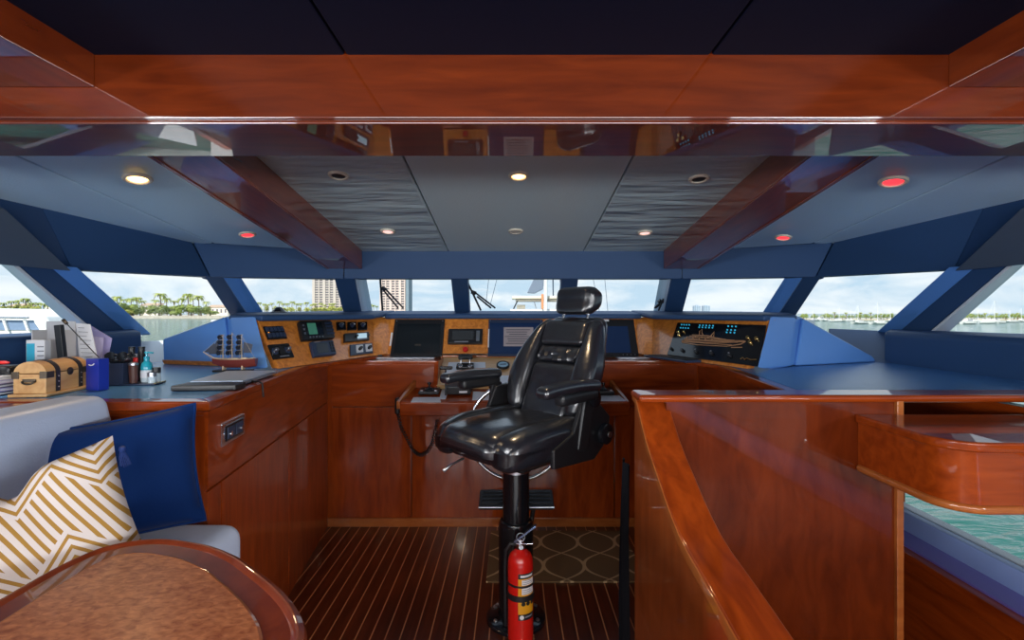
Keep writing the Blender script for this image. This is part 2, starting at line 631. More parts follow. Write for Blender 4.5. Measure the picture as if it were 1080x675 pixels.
# --- headliner, forward part: three padded panels and two folded outer ones painted lighter for window light
ceil_root = tag(empty('ceiling', (0, 2.7, 2.1)), 'grey-blue padded headliner panels over the helm', 'ceiling', None, 'structure')
b = BM(); slab(b, [(-1.3, 1.70, zc(1.70) + .02), (1.3, 1.70, zc(1.70) + .02), (1.3, 3.75, zc(3.75) + .02), (-1.3, 3.75, zc(3.75) + .02)], (0, 0, 0.05))
obj('headliner_backing', b, groove_dark, ceil_root, world=True)
for i, (x0, x1, m_) in enumerate(((-1.125, -0.476, head_wrinkled), (-0.470, 0.515, head_vinyl), (0.521, 1.125, head_wrinkled))):
    b = BM()
    slab(b, [(x0, 1.70, zc(1.70)), (x1, 1.70, zc(1.70)), (x1, 3.62, zc(3.62)), (x0, 3.62, zc(3.62))], (0, 0, 0.03), 0.008, 3)
    obj('headliner_panel', b, m_, ceil_root, world=True)
for s, nm in SGN:
    fold = [(s * 1.93, 1.70, 2.135), (s * 2.10, 3.44, 1.985)]
    inner = [(s * 1.34, 1.70, zc(1.70)), (s * 1.34, 3.60, zc(3.60))]
    outer = [(s * 2.33, 1.70, 1.994), (s * 2.33, 3.55, 1.994)]
    b = BM(); g_ = s * 0.012; slab(b, [inner[0], inner[1], (fold[1][0] - g_, fold[1][1], fold[1][2]), (fold[0][0] - g_, fold[0][1], fold[0][2])], (0, 0, 0.03), 0.006)
    obj('headliner_panel', b, head_window_lit, ceil_root, world=True)
    b = BM(); slab(b, [fold[0], fold[1], outer[1], outer[0]], (0, 0, 0.03), 0.004)
    obj('headliner_panel', b, head_window_lit, ceil_root, world=True)
    b = BM(); slab(b, [(s * 1.25, 1.6, 2.33), (s * 2.6, 1.6, 2.10), (s * 2.6, 3.75, 2.06), (s * 1.25, 3.75, 2.06)], (0, 0, 0.04)); obj('headliner_backing', b, groove_dark, ceil_root, world=True)
# --- aft ceiling
aft = tag(empty('ceiling_aft', (0, -1.3, 2.23)), 'dark navy padded ceiling panels of the saloon overhead', 'ceiling', None, 'structure')
b = BM(); box(b, (0, -1.3, 2.28), (2.6, 5.4, 0.04)); obj('headliner_backing', b, groove_dark, aft, world=True)
for x0, x1 in ((-1.19, -0.477), (-0.471, 0.557), (0.563, 1.24)):
    b = BM(); box(b, ((x0 + x1) / 2, -1.3, 2.245), (x1 - x0, 5.40, 0.03), 0.006)
    obj('headliner_panel', b, aft_vinyl, aft, world=True)

# --- beams
b = BM(); box(b, (0, 1.5525, 2.20), (4.6, 0.315, 0.30), 0.006)
box(b, (0, 1.555, 2.046), (4.6, 0.290, 0.012), 0.004)
struct('trim_1', b, beam_x, 'wide glossy mahogany beam crossing the whole ceiling', 'beam')
for i, (s, nm) in enumerate(SGN):
    b = BM()
    pts = [(s * 1.10, 1.70, zb(1.70)), (s * 1.10, 3.60, zb(3.60)), (s * 1.36, 3.60, zb(3.60)), (s * 1.36, 1.70, zb(1.70))]
    slab(b, pts, (0, 0, 0.16), 0.006)
    q = [Vector(p) + Vector((0, 0, 0.0)) for p in pts]
    for (xa, xb) in ((1.105, 1.125), (1.335, 1.355)):
        slab(b, [(s * xa, 1.70, zb(1.70) - 0.005), (s * xa, 3.58, zb(3.58) - 0.005), (s * xb, 3.58, zb(3.58) - 0.005), (s * xb, 1.70, zb(1.70) - 0.005)], (0, 0, 0.01), 0.002)
    struct('trim_%d' % (2 + i), b, beam_y, 'glossy mahogany ceiling beam running forward on the %s of the helm' % ('port side, left' if s < 0 else 'starboard side, right'), 'beam')
    # aft soffit: inner face down from the navy ceiling, flat glossy underside
    b = BM(); x0 = 1.183 if s < 0 else 1.232
    box(b, (s * (x0 + 0.56), -1.3, 2.19), (1.12, 5.39, 0.104), 0.004)
    box(b, (s * (x0 + 0.34), -1.3, 2.135), (0.008, 5.38, 0.006))
    struct('trim_%d' % (4 + i), b, beam_y, 'mahogany soffit beside the dark saloon ceiling, %s hand' % nm, 'soffit')

# --- valance band over the windows
val = tag(empty('wall_valance', (0, 3.6, 1.75)), 'navy padded band running above all the windows', 'valance', None, 'structure')
T = {0: (0, 3.61, 1.75)}


def vpan(pts, off, m_=navy_vinyl, bev=0.006):
    b_ = BM(); slab(b_, pts, off, bev); obj('valance_panel', b_, m_, val, world=True)


for s, nm in SGN:
    vpan([(s * 1.24, 3.61, 1.75), (s * 2.10, 3.42, 1.75), (s * 2.285, 3.475, 2.06), (s * 1.24, 3.61, 2.06)], (s * 0.02, 0.13, 0.0))
    vpan([(s * 2.10, 3.42, 1.75), (s * 2.55, 2.85, 1.75), (s * 2.265, 2.35, 2.03), (s * 2.28, 3.475, 2.03)], (s * 0.10, 0.07, 0.0))
    vpan([(s * 2.55, 2.85, 1.752), (s * 2.55, -4.0, 1.752), (s * 2.265, -4.0, 2.03), (s * 2.265, 2.36, 2.03)], (s * 0.09, 0.0, 0.03))
    vpan([(s * 2.525, 2.80, 1.748), (s * 2.525, -4.0, 1.738), (s * 2.28, -4.0, 1.972), (s * 2.28, 2.20, 1.972)], (-s * 0.018, 0, -0.012), MATS['slate_vinyl'] if 'slate_vinyl' in MATS else mat('slate_vinyl', (0.085, 0.115, 0.16), 0.5))
vpan([(-1.237, 3.61, 1.75), (1.237, 3.61, 1.75), (1.235, 3.61, 2.06), (-1.235, 3.61, 2.06)], (0, 0.11, 0.0))

# --- window pillars (raked) and panes
def hexa(bm, top, bot, bev=0.006):
    b_ = bmesh.new()
    a = [b_.verts.new(p) for p in top]; c = [b_.verts.new(p) for p in bot]
    n = len(a)
    b_.faces.new(a); b_.faces.new(list(reversed(c)))
    for i in range(n):
        j = (i + 1) % n
        b_.faces.new((a[i], c[i], c[j], a[j]))
    bmesh.ops.recalc_face_normals(b_, faces=b_.faces)
    if bev:
        bmesh.ops.bevel(b_, geom=list(b_.edges), offset=bev, segments=2, affect='EDGES', profile=0.5)
    return merge(bm, b_)


tn = 6
for xt, xb, w in ((-0.395, -0.42, 0.062), (0.42, 0.445, 0.062)):
    b = BM()
    hexa(b, [(xt - w, 3.62, 1.76), (xt + w, 3.62, 1.76), (xt + w, 3.74, 1.76), (xt - w, 3.74, 1.76)],
         [(xb - w, 4.08, 1.485), (xb + w, 4.08, 1.485), (xb + w, 4.20, 1.485), (xb - w, 4.20, 1.485)])
    struct('trim_%d' % tn, b, navy_vinyl, 'navy padded window post beside the centre pane, %s one' % ('left' if xt < 0 else 'right'), 'window post'); tn += 1
for s, nm in SGN:
    b = BM()
    hexa(b, [(s * 1.17, 3.62, 1.76), (s * 1.315, 3.62, 1.76), (s * 1.30, 3.78, 1.77), (s * 1.155, 3.78, 1.77)],
         [(s * 1.255, 4.08, 1.485), (s * 1.40, 4.08, 1.485), (s * 1.385, 4.24, 1.485), (s * 1.24, 4.24, 1.485)])
    o = struct('trim_%d' % tn, b, navy_vinyl, 'navy padded window post leaning outward, second from the %s corner' % nm, 'window post'); tn += 1
    b = BM()
    hexa(b, [(s * 1.152, 3.66, 1.76), (s * 1.168, 3.64, 1.76), (s * 1.152, 3.80, 1.77), (s * 1.13, 3.80, 1.77)],
         [(s * 1.236, 4.12, 1.485), (s * 1.253, 4.10, 1.485), (s * 1.238, 4.27, 1.485), (s * 1.21, 4.27, 1.485)], 0.002)
    obj('window_reveal', b, mat('pale_blue_reveal', (0.42, 0.54, 0.68), 0.4) if 'pale_blue_reveal' not in MATS else MATS['pale_blue_reveal'], o, world=True)  # post side painted pale for the sky light on it
    b = BM()
    hexa(b, [(s * 2.045, 3.455, 1.76), (s * 2.135, 3.40, 1.76), (s * 2.16, 3.52, 1.77), (s * 2.07, 3.575, 1.77)],
         [(s * 2.165, 4.03, 1.475), (s * 2.275, 3.97, 1.475), (s * 2.30, 4.09, 1.475), (s * 2.19, 4.15, 1.475)])
    o = struct('trim_%d' % tn, b, navy_vinyl, 'navy padded corner window post on the %s side of the windscreen' % nm, 'window post'); tn += 1
    b = BM()
    hexa(b, [(s * 2.042, 3.46, 1.76), (s * 2.042, 3.475, 1.76), (s * 2.00, 3.60, 1.77), (s * 1.985, 3.585, 1.77)],
         [(s * 2.162, 4.035, 1.475), (s * 2.162, 4.05, 1.475), (s * 2.10, 4.17, 1.475), (s * 2.085, 4.155, 1.475)], 0.002)
    obj('window_reveal', b, blue_vinyl, o, world=True)  # sky light on the corner post's side, painted blue
    # the big raked side pillar with its three facets
    a = [(2.55, 2.52), (2.55, 2.70), (2.49, 2.81), (2.62, 2.87), (2.68, 2.60)]
    c = [(2.70, 3.25), (2.70, 3.47), (2.63, 3.58), (2.80, 3.64), (2.85, 3.30)]
    b = BM(); hexa(b, [(s * x, y, 1.765) for x, y in a], [(s * x, y, 1.34) for x, y in c])
    o = struct('trim_%d' % tn, b, navy_vinyl, 'broad raked navy pillar between the %s side windows' % nm, 'window pillar'); tn += 1
    b = BM()
    slab(b, [(s * 2.546, 2.705, 1.76), (s * 2.487, 2.812, 1.76), (s * 2.627, 3.582, 1.345), (s * 2.696, 3.475, 1.345)], (-s * 0.004, -0.006, 0), 0.002)
    obj('front_facet', b, blue_vinyl, o, world=True)
    b = BM()
    slab(b, [(s * 2.55, 2.515, 1.765), (s * 2.68, 2.595, 1.765), (s * 2.85, 3.295, 1.34), (s * 2.70, 3.245, 1.34)], (0.0, -0.02, -0.008), 0.003)
    obj('rear_facet', b, sill_white, o, world=True)

panes = [
    [(-2.03, 3.55, 1.77), (-1.25, 3.72, 1.77), (-1.33, 4.18, 1.48), (-2.16, 4.11, 1.46)],
    [(-1.20, 3.72, 1.77), (-0.42, 3.72, 1.77), (-0.44, 4.18, 1.48), (-1.28, 4.18, 1.48)],
    [(-0.37, 3.72, 1.77), (0.40, 3.72, 1.77), (0.42, 4.18, 1.48), (-0.39, 4.18, 1.48)],
    [(0.44, 3.72, 1.77), (1.20, 3.72, 1.77), (1.28, 4.18, 1.48), (0.46, 4.18, 1.48)],
    [(1.25, 3.72, 1.77), (2.03, 3.55, 1.77), (2.16, 4.11, 1.46), (1.33, 4.18, 1.48)],
    [(-2.56, 2.84, 1.77), (-2.15, 3.48, 1.77), (-2.27, 4.08, 1.46), (-2.70, 3.61, 1.18)],
    [(2.15, 3.48, 1.77), (2.56, 2.84, 1.77), (2.70, 3.61, 1.18), (2.27, 4.08, 1.46)],
    [(-2.64, -4.0, 1.77), (-2.64, 2.55, 1.77), (-2.80, 3.30, 1.41), (-2.80, -4.0, 1.41)],
    [(2.64, 2.55, 1.77), (2.64, -4.0, 1.77), (2.80, -4.0, 1.41), (2.80, 3.30, 1.41)],
]
wl = ['second windscreen pane from the left corner, tower beyond it', 'windscreen pane with a wiper just left of the middle', 'middle windscreen pane behind the helm chair',
      'windscreen pane just right of the helm chair headrest', 'windscreen pane above the black alarm panel', 'slanting side pane beside the model ship, palms beyond',
      'slanting side pane over the right counter, sailboats beyond', 'long side pane along the left ledge', 'long side pane along the right ledge']
for i, q in enumerate(panes):
    b = BM(); slab(b, q, (0, 0.004, 0.002), 0)
    struct('window_%d' % (i + 1), b, glass_m, wl[i], 'window pane', smooth=0)

# --- padded side ledges and the white sill by the slanting panes
for s, nm in SGN:
    b = BM()
    prof = [(2.332, 1.10), (2.315, 1.36), (2.335, 1.385), (2.72, 1.425), (2.95, 1.40), (2.95, 1.10)]
    ys = [-4.0, 3.08]
    bm_ = bmesh.new()
    A = [bm_.verts.new((s * x, ys[0], z)) for x, z in prof]
    top = {0: (2.332, 3.10, 1.10), 1: (2.335, 3.10, 1.36), 2: (2.36, 3.12, 1.385), 3: (2.70, 3.52, 1.385), 4: (2.95, 3.62, 1.36), 5: (2.95, 3.62, 1.10)}
    Bv = [bm_.verts.new((s * top[i][0], top[i][1], top[i][2])) for i in range(6)]
    bm_.faces.new(A); bm_.faces.new(list(reversed(Bv)))
    for i in range(6):
        j = (i + 1) % 6
        bm_.faces.new((A[i], Bv[i], Bv[j], A[j]))
    bmesh.ops.recalc_face_normals(bm_, faces=bm_.faces)
    bmesh.ops.bevel(bm_, geom=list(bm_.edges), offset=0.012, segments=3, affect='EDGES', profile=0.5)
    merge(b, bm_)
    struct('wall_%s_ledge' % nm, b, navy_vinyl, 'navy padded ledge along the %s side windows' % nm, 'ledge')
    b = BM()
    zt_ = 1.295 if s < 0 else 1.372
    slab(b, [(s * 2.345, 3.02, 1.19), (s * 2.70, 3.50, zt_), (s * 2.42, 3.78, zt_ + 0.01), (s * 2.12, 3.22, 1.19)], (s * 0.02, 0.03, -0.06), 0.006)
    struct('sill_%s' % nm, b, sill_white if s < 0 else navy_vinyl, '%s sill under the %s slanting side pane' % ('white moulded' if s < 0 else 'navy padded', nm), 'sill')
    b = BM(); bar(b, (s * 2.135, 3.49, 1.765), (s * 2.32, 3.54, 2.05), 0.10, 0.06, up=(0, 1, 0)); obj('valance_backing', b, navy_vinyl, val, world=True)
    b = BM(); box(b, (s * 2.42, 0.1, 0.58), (0.06, 8.2, 1.22))
    if s < 0:
        struct('wall_left', b, wood_y, 'mahogany side lining behind the settee', 'wall')
    else:
        b.free()
# --- starboard stairwell side: low wall, sill, low window, outer bulwark
b = BM(); box(b, (1.775, -0.6, 0.215), (0.05, 6.8, 0.43), 0.004); box(b, (1.748, -0.6, 0.356), (0.008, 6.8, 0.008), 0.003)
struct('wall_right', b, wood_y, 'dark mahogany low wall under the stairwell window', 'wall')
b = BM(); box(b, (1.855, -0.6, 0.425), (0.12, 6.8, 0.03), 0.005)
o = struct('sill_stairwell', b, mat('lilac_blue_gloss', (0.17, 0.15, 0.52), 0.25, coat=0.6), 'glossy blue sill under the low stairwell window', 'sill')
b = BM(); box(b, (1.93, -0.6, 0.47), (0.04, 6.8, 0.115), 0.006)
obj('window_kerb', b, mat('pale_blue_gloss', (0.26, 0.38, 0.72), 0.35), o, world=True)
b = BM(); box(b, (1.93, -0.6, 0.74), (0.006, 6.8, 0.44))
struct('window_10', b, glass_m, 'low stairwell window with green water beyond', 'window pane', smooth=0)
b = BM(); box(b, (2.14, -0.6, 0.352), (0.07, 6.8, 0.20), 0.01)
struct('bulwark_right', b, sill_white, 'white outer bulwark strip beyond the low stairwell window', 'bulwark')
b = BM(); box(b, (1.95, -1.1, 1.08), (0.06, 5.6, 0.24), 0.004); box(b, (1.95, 2.36, 1.05), (0.06, 1.3, 0.19), 0.004); box(b, (2.15, -1.1, 1.19), (0.42, 5.6, 0.02))
struct('wall_right_upper', b, wood_y, 'mahogany lining between the low window and the right ledge', 'wall')

# --- aft end of the saloon (behind the eye): panelled wall with tall windows
b = BM()
box(b, (0, -4.03, 0.30), (5.2, 0.08, 0.60), 0.01)
box(b, (0, -4.03, 2.16), (5.2, 0.08, 0.16), 0.01)
for x in (-2.4, -0.8, 0.8, 2.4):
    box(b, (x, -4.03, 1.34), (0.14, 0.08, 1.5), 0.006)
struct('wall_back', b, wood_z, 'mahogany aft wall of the saloon with a row of tall windows', 'wall')
b = BM(); box(b, (0, 4.27, 0.71), (5.2, 0.05, 1.46))
struct('wall_front', b, sill_white, 'white moulded hull front under the windscreen', 'wall')
b = BM(); box(b, (2.42, 3.65, 0.58), (0.06, 1.14, 1.22))
struct('wall_right_forward', b, wood_y, 'mahogany lining under the right counter', 'wall')

# --- baseboard under the console
b = BM(); box(b, (0.0, 3.462, 0.03), (2.62, 0.014, 0.06), 0.003)
struct('baseboard_front', b, wood_light, 'lighter wooden kick board under the helm console', 'baseboard')
# ================================================================== FITTED JOINERY
CT = 1.19          # counter height
KT = 1.165         # console top, a little lower
# ---- helm console
con = thing('helm_console', 'wide mahogany helm console under the windscreen with recessed middle desk', 'console', (0, 3.47, 0))
b = BM()
for s in (-1, 1):
    box(b, (s * 0.907, 3.665, 0.59), (0.735, 0.34, 1.10)); box(b, (s * 1.290, 3.488, 0.565), (0.034, 0.03, 1.13))
box(b, (0, 3.665, 0.50), (1.10, 0.34, 0.90))
obj('body', b, wood_z, con, world=True)
for s in (-1, 1):
    b = BM()
    box(b, (s * 0.9075, 3.478, 0.993), (0.735, 0.026, 0.298), 0.004); obj('front_panel', b, wood_x, con, world=True)
    b = BM(); box(b, (s * 0.9955, 3.478, 0.448), (0.558, 0.026, 0.776), 0.004); obj('front_panel', b, wood_z, con, world=True)
    b = BM(); box(b, (s * 0.356, 3.478, 0.448), (0.704, 0.026, 0.776), 0.004); obj('front_panel', b, wood_z, con, world=True)
    # flat ledge on top and end cheek of the recess
    b = BM(); box(b, (s * 0.902, 3.61, KT - 0.012), (0.735, 0.30, 0.024), 0.005); obj('top_ledge', b, wood_x, con, world=True)
    b = BM()
    slab(b, [(s * 0.552, 3.40, 0.985), (s * 0.552, 3.465, KT - 0.002), (s * 0.552, 3.715, KT - 0.002), (s * 0.552, 3.715, 0.985)], (-s * 0.03, 0, 0), 0.003)
    obj('cheek', b, wood_x, con, world=True)
b = BM()
slab(b, [(-0.53, 3.40, 1.0), (0.53, 3.40, 1.0), (0.53, 3.715, 1.166), (-0.53, 3.715, 1.166)], (0, 0.02, -0.03), 0.003)
desk_panel = obj('desk_panel', b, mat('pale_maple', (0.50, 0.28, 0.12), 0.4, coat=0.4, col2=(0.60, 0.38, 0.18), scale=(1, 6, 6), nscale=4), con, world=True)
b = BM(); box(b, (0, 3.735, 1.172), (1.10, 0.035, 0.022), 0.006); obj('desk_trim', b, wood_light, con, world=True)
# projecting shelf
b = BM()
slab(b, [(-0.735, 3.19, 0.83), (0.755, 3.19, 0.83), (0.755, 3.19, 0.925), (-0.735, 3.19, 0.925)], [(0, 0.28, 0.03), (0, 0.28, 0.03), (-0.05, 0.28, 0.05), (0.05, 0.28, 0.05)], 0.012, 3)
shelf = obj('helm_shelf', b, wood_x, con, world=True)
for s in (-1, 1):
    b = BM(); slab(b, [(s * 0.745 - 0.012, 3.20, 0.925), (s * 0.745 + 0.012, 3.20, 0.925), (s * 0.69 + 0.012, 3.46, 1.03), (s * 0.69 - 0.012, 3.46, 1.03)], (0, 0, -0.05), 0.004)
    obj('raised_edge', b, wood_light, shelf, world=True)
# white and steel plates on the desk
SN = Vector((0, -0.05, 0.28)).normalized()
SO = Vector((0, 3.19, 0.9255))
DN = Vector((0, -0.166, 0.315)).normalized()
DO = Vector((0, 3.40, 1.001))


def plate(pxs, o, n, th, m, name, parent, bev=0.002):
    pts = [hit(x, y, o, n) + n * (th * 0.5) for x, y in pxs]
    b_ = BM(); slab(b_, pts, -n * th * 1.5, bev)
    return obj(name, b_, m, parent, world=True)


for q in (((436, 419), (464, 419), (465, 424), (433, 424)), ((470, 398), (478, 398), (470, 421), (463, 421)), ((499, 413), (524, 414), (524, 422), (498, 422)), ((632, 417), (656, 417), (660, 423), (632, 423))):
    plate(q, SO, SN, 0.003, mat('white_plate', (0.62, 0.66, 0.74), 0.35) if 'white_plate' not in MATS else MATS['white_plate'], 'switch_plate', con)
plate(((473, 382), (512, 382), (512, 396), (470, 396)), DO, DN, 0.003, MATS['white_plate'], 'throttle_plate', con)
plate(((524, 396), (545, 396), (545, 406), (522, 406)), DO, DN, 0.003, MATS['white_plate'], 'switch_plate', con)

# ---- dashboard with burl faces
dash = thing('dashboard', 'orange burl dashboard wrapped around the helm under a navy padded cap', 'dashboard', (0, 3.75, CT))
DT = CT + 0.002
CO, CN = Vector((0, 3.72, CT)), Vector((0, -0.27, 0.16)).normalized()
b = BM(); slab(b, [(-0.95, 3.72, DT), (0.95, 3.72, DT), (0.97, 3.88, 1.462), (-0.97, 3.88, 1.462)], (0, 0.05, 0), 0.003)
obj('burl_face', b, burl, dash, world=True)
FACE = {}
for s, nm in SGN:
    A0, A1 = Vector((s * 1.29, 2.72, DT)), Vector((s * 1.0, 3.55, DT))
    B0, B1 = Vector((s * 1.468, 2.83, 1.462)), Vector((s * 1.06, 3.62, 1.462))
    nrm0 = (A1 - A0).cross(B0 - A0).normalized()
    B1 = hit(CX + s * 148, 337, A0, nrm0)
    B1 = B1 + (B1 - A1) * 0.10
    off = Vector((s * 0.05, 0.02, 0))
    b = BM(); slab(b, [A0, A1, B1, B0], off, 0.003); obj('burl_face', b, burl, dash, world=True)
    nrm = (A1 - A0).cross(B0 - A0).normalized()
    if nrm.y > 0:
        nrm = -nrm
    FACE[nm] = (A0.copy(), nrm, (A1 - A0).normalized() * (1 if s < 0 else -1), A1.copy(), (B0 - A0).normalized(), (B1 - A1).normalized())
    b = BM(); box(b, (s * 0.775, 3.745, 1.1815), (0.43, 0.03, 0.021), 0.002); obj('base_strip', b, wood_light, dash, world=True)
    b = BM(); slab(b, [A1, Vector((s * 0.945, 3.72, DT)), Vector((s * 0.96, 3.88, 1.462)), B1], (s * 0.05, 0.02, 0), 0.003)
    obj('burl_face', b, burl, dash, world=True)
    # padded cap of the wing
    b = BM()
    slab(b, [(s * 1.43, 2.80, 1.452), (s * 1.015, 3.60, 1.452), (s * 1.0, 3.88, 1.47), (s * 1.0, 4.20, 1.486), (s * 2.28, 4.08, 1.470), (s * 1.73, 3.0, 1.452)], (0, 0, 0.036), 0.014, 3)
    obj('padded_cap', b, navy_vinyl, dash, world=True)
    # blue end column and the padded wedge that falls away to the corner
    b = BM()
    slab(b, [(s * 1.29, 2.62, DT), (s * 1.585, 2.82, DT), (s * 1.71, 2.99, 1.485), (s * 1.475, 2.83, 1.485)], (s * 0.11, 0.10, 0), 0.016, 3)
    obj('end_column', b, blue_vinyl, dash, world=True)
    b = BM()
    if s < 0:
        pts = [(-1.632, 2.85, DT), (-2.13, 3.0, DT), (-2.20, 3.09, 1.335), (-1.76, 3.007, 1.476)]
    else:
        pts = [(1.632, 2.85, DT), (2.29, 3.10, DT), (2.28, 3.12, 1.225), (1.772, 3.012, 1.470)]
    slab(b, pts, (s * 0.02, 0.12, 0), 0.016, 3)
    obj('padded_wedge', b, blue_vinyl, dash, world=True)
    b = BM(); slab(b, [(s * 1.56, 2.86, DT), (s * 1.67, 2.905, DT), (s * 1.80, 3.06, 1.462), (s * 1.69, 3.03, 1.472)], (s * 0.02, 0.06, 0), 0.003)
    obj('joint_strip', b, shade_joint_dark, dash, world=True)
b = BM(); slab(b, [(-1.0, 3.835, 1.452), (1.0, 3.835, 1.452), (1.0, 4.20, 1.478), (-1.0, 4.20, 1.478)], (0, 0, 0.040), 0.014, 3)
obj('padded_cap', b, navy_vinyl, dash, world=True)
b = BM(); slab(b, [(-1.62, 2.835, CT + 0.002), (-2.11, 2.978, CT + 0.002), (-2.11, 2.963, CT + 0.028), (-1.62, 2.82, CT + 0.028)], (0, 0.012, 0), 0.002)
obj('base_trim', b, burl, dash, world=True)

# ---- side cabinets and counters
INN = [(1.07, 1.73), (1.30, 3.462)]


def face_x(y):
    return 1.07 + (y - 1.73) * 0.23 / 1.732


for s, nm in SGN:
    y0 = 1.73 if s < 0 else 1.92
    cab = thing('side_cabinet', ('mahogany cabinet on the left with flush doors and a chrome outlet plate' if s < 0 else 'mahogany cabinet under the right blue counter, mostly hidden by the stair partition'), 'cabinet', (s * 1.3, 2.6, 0))
    xo = 2.36 if s < 0 else 1.42
    b = BM()
    slab(b, [(s * (face_x(y0) + 0.012), y0 + 0.006, 0), (s * xo, y0 + 0.006, 0), (s * xo, 3.59, 0), (s * (face_x(3.59) + 0.012), 3.59, 0)], (0, 0, CT - 0.037), 0.003)
    obj('body', b, wood_z, cab, world=True)

    def fpan(ya, yb, z0, z1, name, m_):
        b_ = BM()
        slab(b_, [(s * face_x(ya), ya, z0), (s * face_x(yb), yb, z0), (s * face_x(yb), yb, z1), (s * face_x(ya), ya, z1)], (s * 0.016, 0, 0), 0.0025)
        return obj(name, b_, m_, cab, world=True)
    fpan(y0, 3.46, 0.878, CT - 0.037, 'apron_panel', wood_y)
    fpan(y0 + 0.0, 1.83 if s < 0 else 2.0, 0.0, 0.872, 'stile', wood_z)
    fpan(1.836 if s < 0 else 2.006, 2.612, 0.0, 0.872, 'door', wood_z)
    fpan(2.618, 3.46, 0.0, 0.872, 'door', wood_z)
    if s < 0:
        b = BM(); box(b, (-1.72, 1.735, 0.575), (1.28, 0.012, 1.13), 0.003); obj('end_panel', b, wood_z, cab, world=True)
        # outlet plate
        u = Vector((-0.1327, 1, 0)).normalized()
        fo, fn = Vector((-1.07, 1.73, 0.9)), Vector((1, 0.1328, 0)).normalized()
        c0 = hit(244.5, 453, fo, fn)
        M = frame(c0, u, (0, 0, 1))
        b = BM(); box(b, (0, -0.003, 0), (0.205, 0.01, 0.085), 0.003, ); b.transform(M)
        pl = obj('outlet_plate', b, chrome, cab, world=True)
        b = BM(); box(b, (0.004, -0.009, 0), (0.150, 0.006, 0.060), 0.002); b.transform(M); obj('outlet_insert', b, black_gloss, pl, world=True)
        for k in (-1, 1):
            b = BM(); box(b, (0.036 * k, -0.013, 0), (0.062, 0.006, 0.042), 0.002); b.transform(M); obj('outlet_cover', b, dark_navy_plastic, pl, world=True)
            b = BM(); lathe(b, [(0, -0.004), (0.009, -0.004), (0.009, 0.004), (0, 0.004)], (0.05 * k, -0.018, -0.004), 14, M=Matrix.Rotation(PI / 2, 4, 'X')); b.transform(M); obj('latch', b, chrome, pl, world=True)
    # counter: blue leather panel with a wooden rim
    ct = thing('countertop', ('blue leather-topped counter on the left carrying the model ship' if s < 0 else 'empty blue leather-topped counter on the right'), 'countertop', (s * 1.8, 2.6, CT - 0.03))
    b = BM()
    slab(b, [(s * (face_x(y0) + 0.05), y0 + 0.055, CT - 0.03), (s * 2.33, y0 + 0.055, CT - 0.03), (s * 2.33, 3.6, CT - 0.03), (s * 1.36, 3.60, CT - 0.03)], (0, 0, 0.03))
    obj('leather_top', b, counter_vinyl, ct, world=True)
    b = BM(); slab(b, [(s * (face_x(2.9) - 0.011), 2.9, CT - 0.022), (s * 0.985, 3.535, CT - 0.022), (s * 0.985, 3.60, CT - 0.022), (s * 1.283, 3.60, CT - 0.022), (s * 1.283, 3.50, CT - 0.022)], (0, 0, 0.022), 0.003)
    obj('corner_shelf', b, wood_x, ct, world=True)
    b = BM()
    slab(b, [(s * (face_x(y0) - 0.012), y0 - 0.012, CT - 0.034), (s * (face_x(y0) + 0.052), y0 + 0.055, CT - 0.034), (s * 1.352, 3.60, CT - 0.034), (s * 1.285, 3.50, CT - 0.034)], (0, 0, 0.0345), 0.006, 3)
    obj('rim', b, wood_y, ct, world=True)
    b = BM()
    slab(b, [(s * (face_x(y0) - 0.012), y0 - 0.012, CT - 0.034), (s * 2.33, y0 - 0.012, CT - 0.034), (s * 2.33, y0 + 0.055, CT - 0.034), (s * (face_x(y0) + 0.052), y0 + 0.055, CT - 0.034)], (0, 0, 0.0345), 0.006, 3)
    obj('rim', b, wood_x, ct, world=True)

# ---- stair partition with its sweeping handrail
par = thing('stair_partition', 'tall glossy mahogany partition around the stairwell with a sweeping sloped handrail', 'partition', (1.0, 1.84, 0))
b = BM(); box(b, (0.99, 1.822, 0.59), (0.86, 0.036, 1.18), 0.002); obj('panel', b, wood('mahogany_mirror_gloss', (0.072, 0.009, 0.0014), (0.165, 0.025, 0.0032), (5, 5, 1.6), rough=0.25, coat_rough=0.015), par, world=True)
b = BM(); box(b, (1.408, 1.815, 0.59), (0.026, 0.05, 1.18), 0.004); obj('corner_bead', b, wood_light, par, world=True)
b = BM(); rbox(b, (1.86, 0.136, 0.028), 0.012, 4, 3, c=(0.458 + 0.93, 1.858, 1.187)); obj('top_rail', b, wood_x, par, world=True)
# sweep profile (y, z) of the rail top
SW = [(1.90, 1.2), (1.86, 1.192), (1.79, 1.13), (1.709, 1.063), (1.64, 1.02), (1.567, 0.982), (1.50, 0.945), (1.437, 0.914), (1.37, 0.888), (1.30, 0.872), (1.198, 0.859), (1.10, 0.845), (1.02, 0.832), (0.85, 0.812), (0.60, 0.79)]


def sweep(x0, x1, dz0, dz1, m_, name, bev=0.0):
    b_ = bmesh.new()
    rows = []
    for y, z in SW:
        rows.append([b_.verts.new((x0, y, z + dz1)), b_.verts.new((x1, y, z + dz1)), b_.verts.new((x1, y, dz0 if dz0 == 0.0 else z + dz0)), b_.verts.new((x0, y, dz0 if dz0 == 0.0 else z + dz0))])
    for a, c in zip(rows, rows[1:]):
        for k in range(4):
            b_.faces.new((a[k], a[(k + 1) % 4], c[(k + 1) % 4], c[k]))
    b_.faces.new(list(reversed(rows[0]))); b_.faces.new(rows[-1])
    bmesh.ops.recalc_face_normals(b_, faces=b_.faces)
    if bev:
        es = [e for e in b_.edges if len(e.link_faces) == 2 and e.calc_face_angle() > 1.2]
        bmesh.ops.bevel(b_, geom=es, offset=bev, segments=3, affect='EDGES', profile=0.5)
    return obj(name, b_, m_, par, world=True)


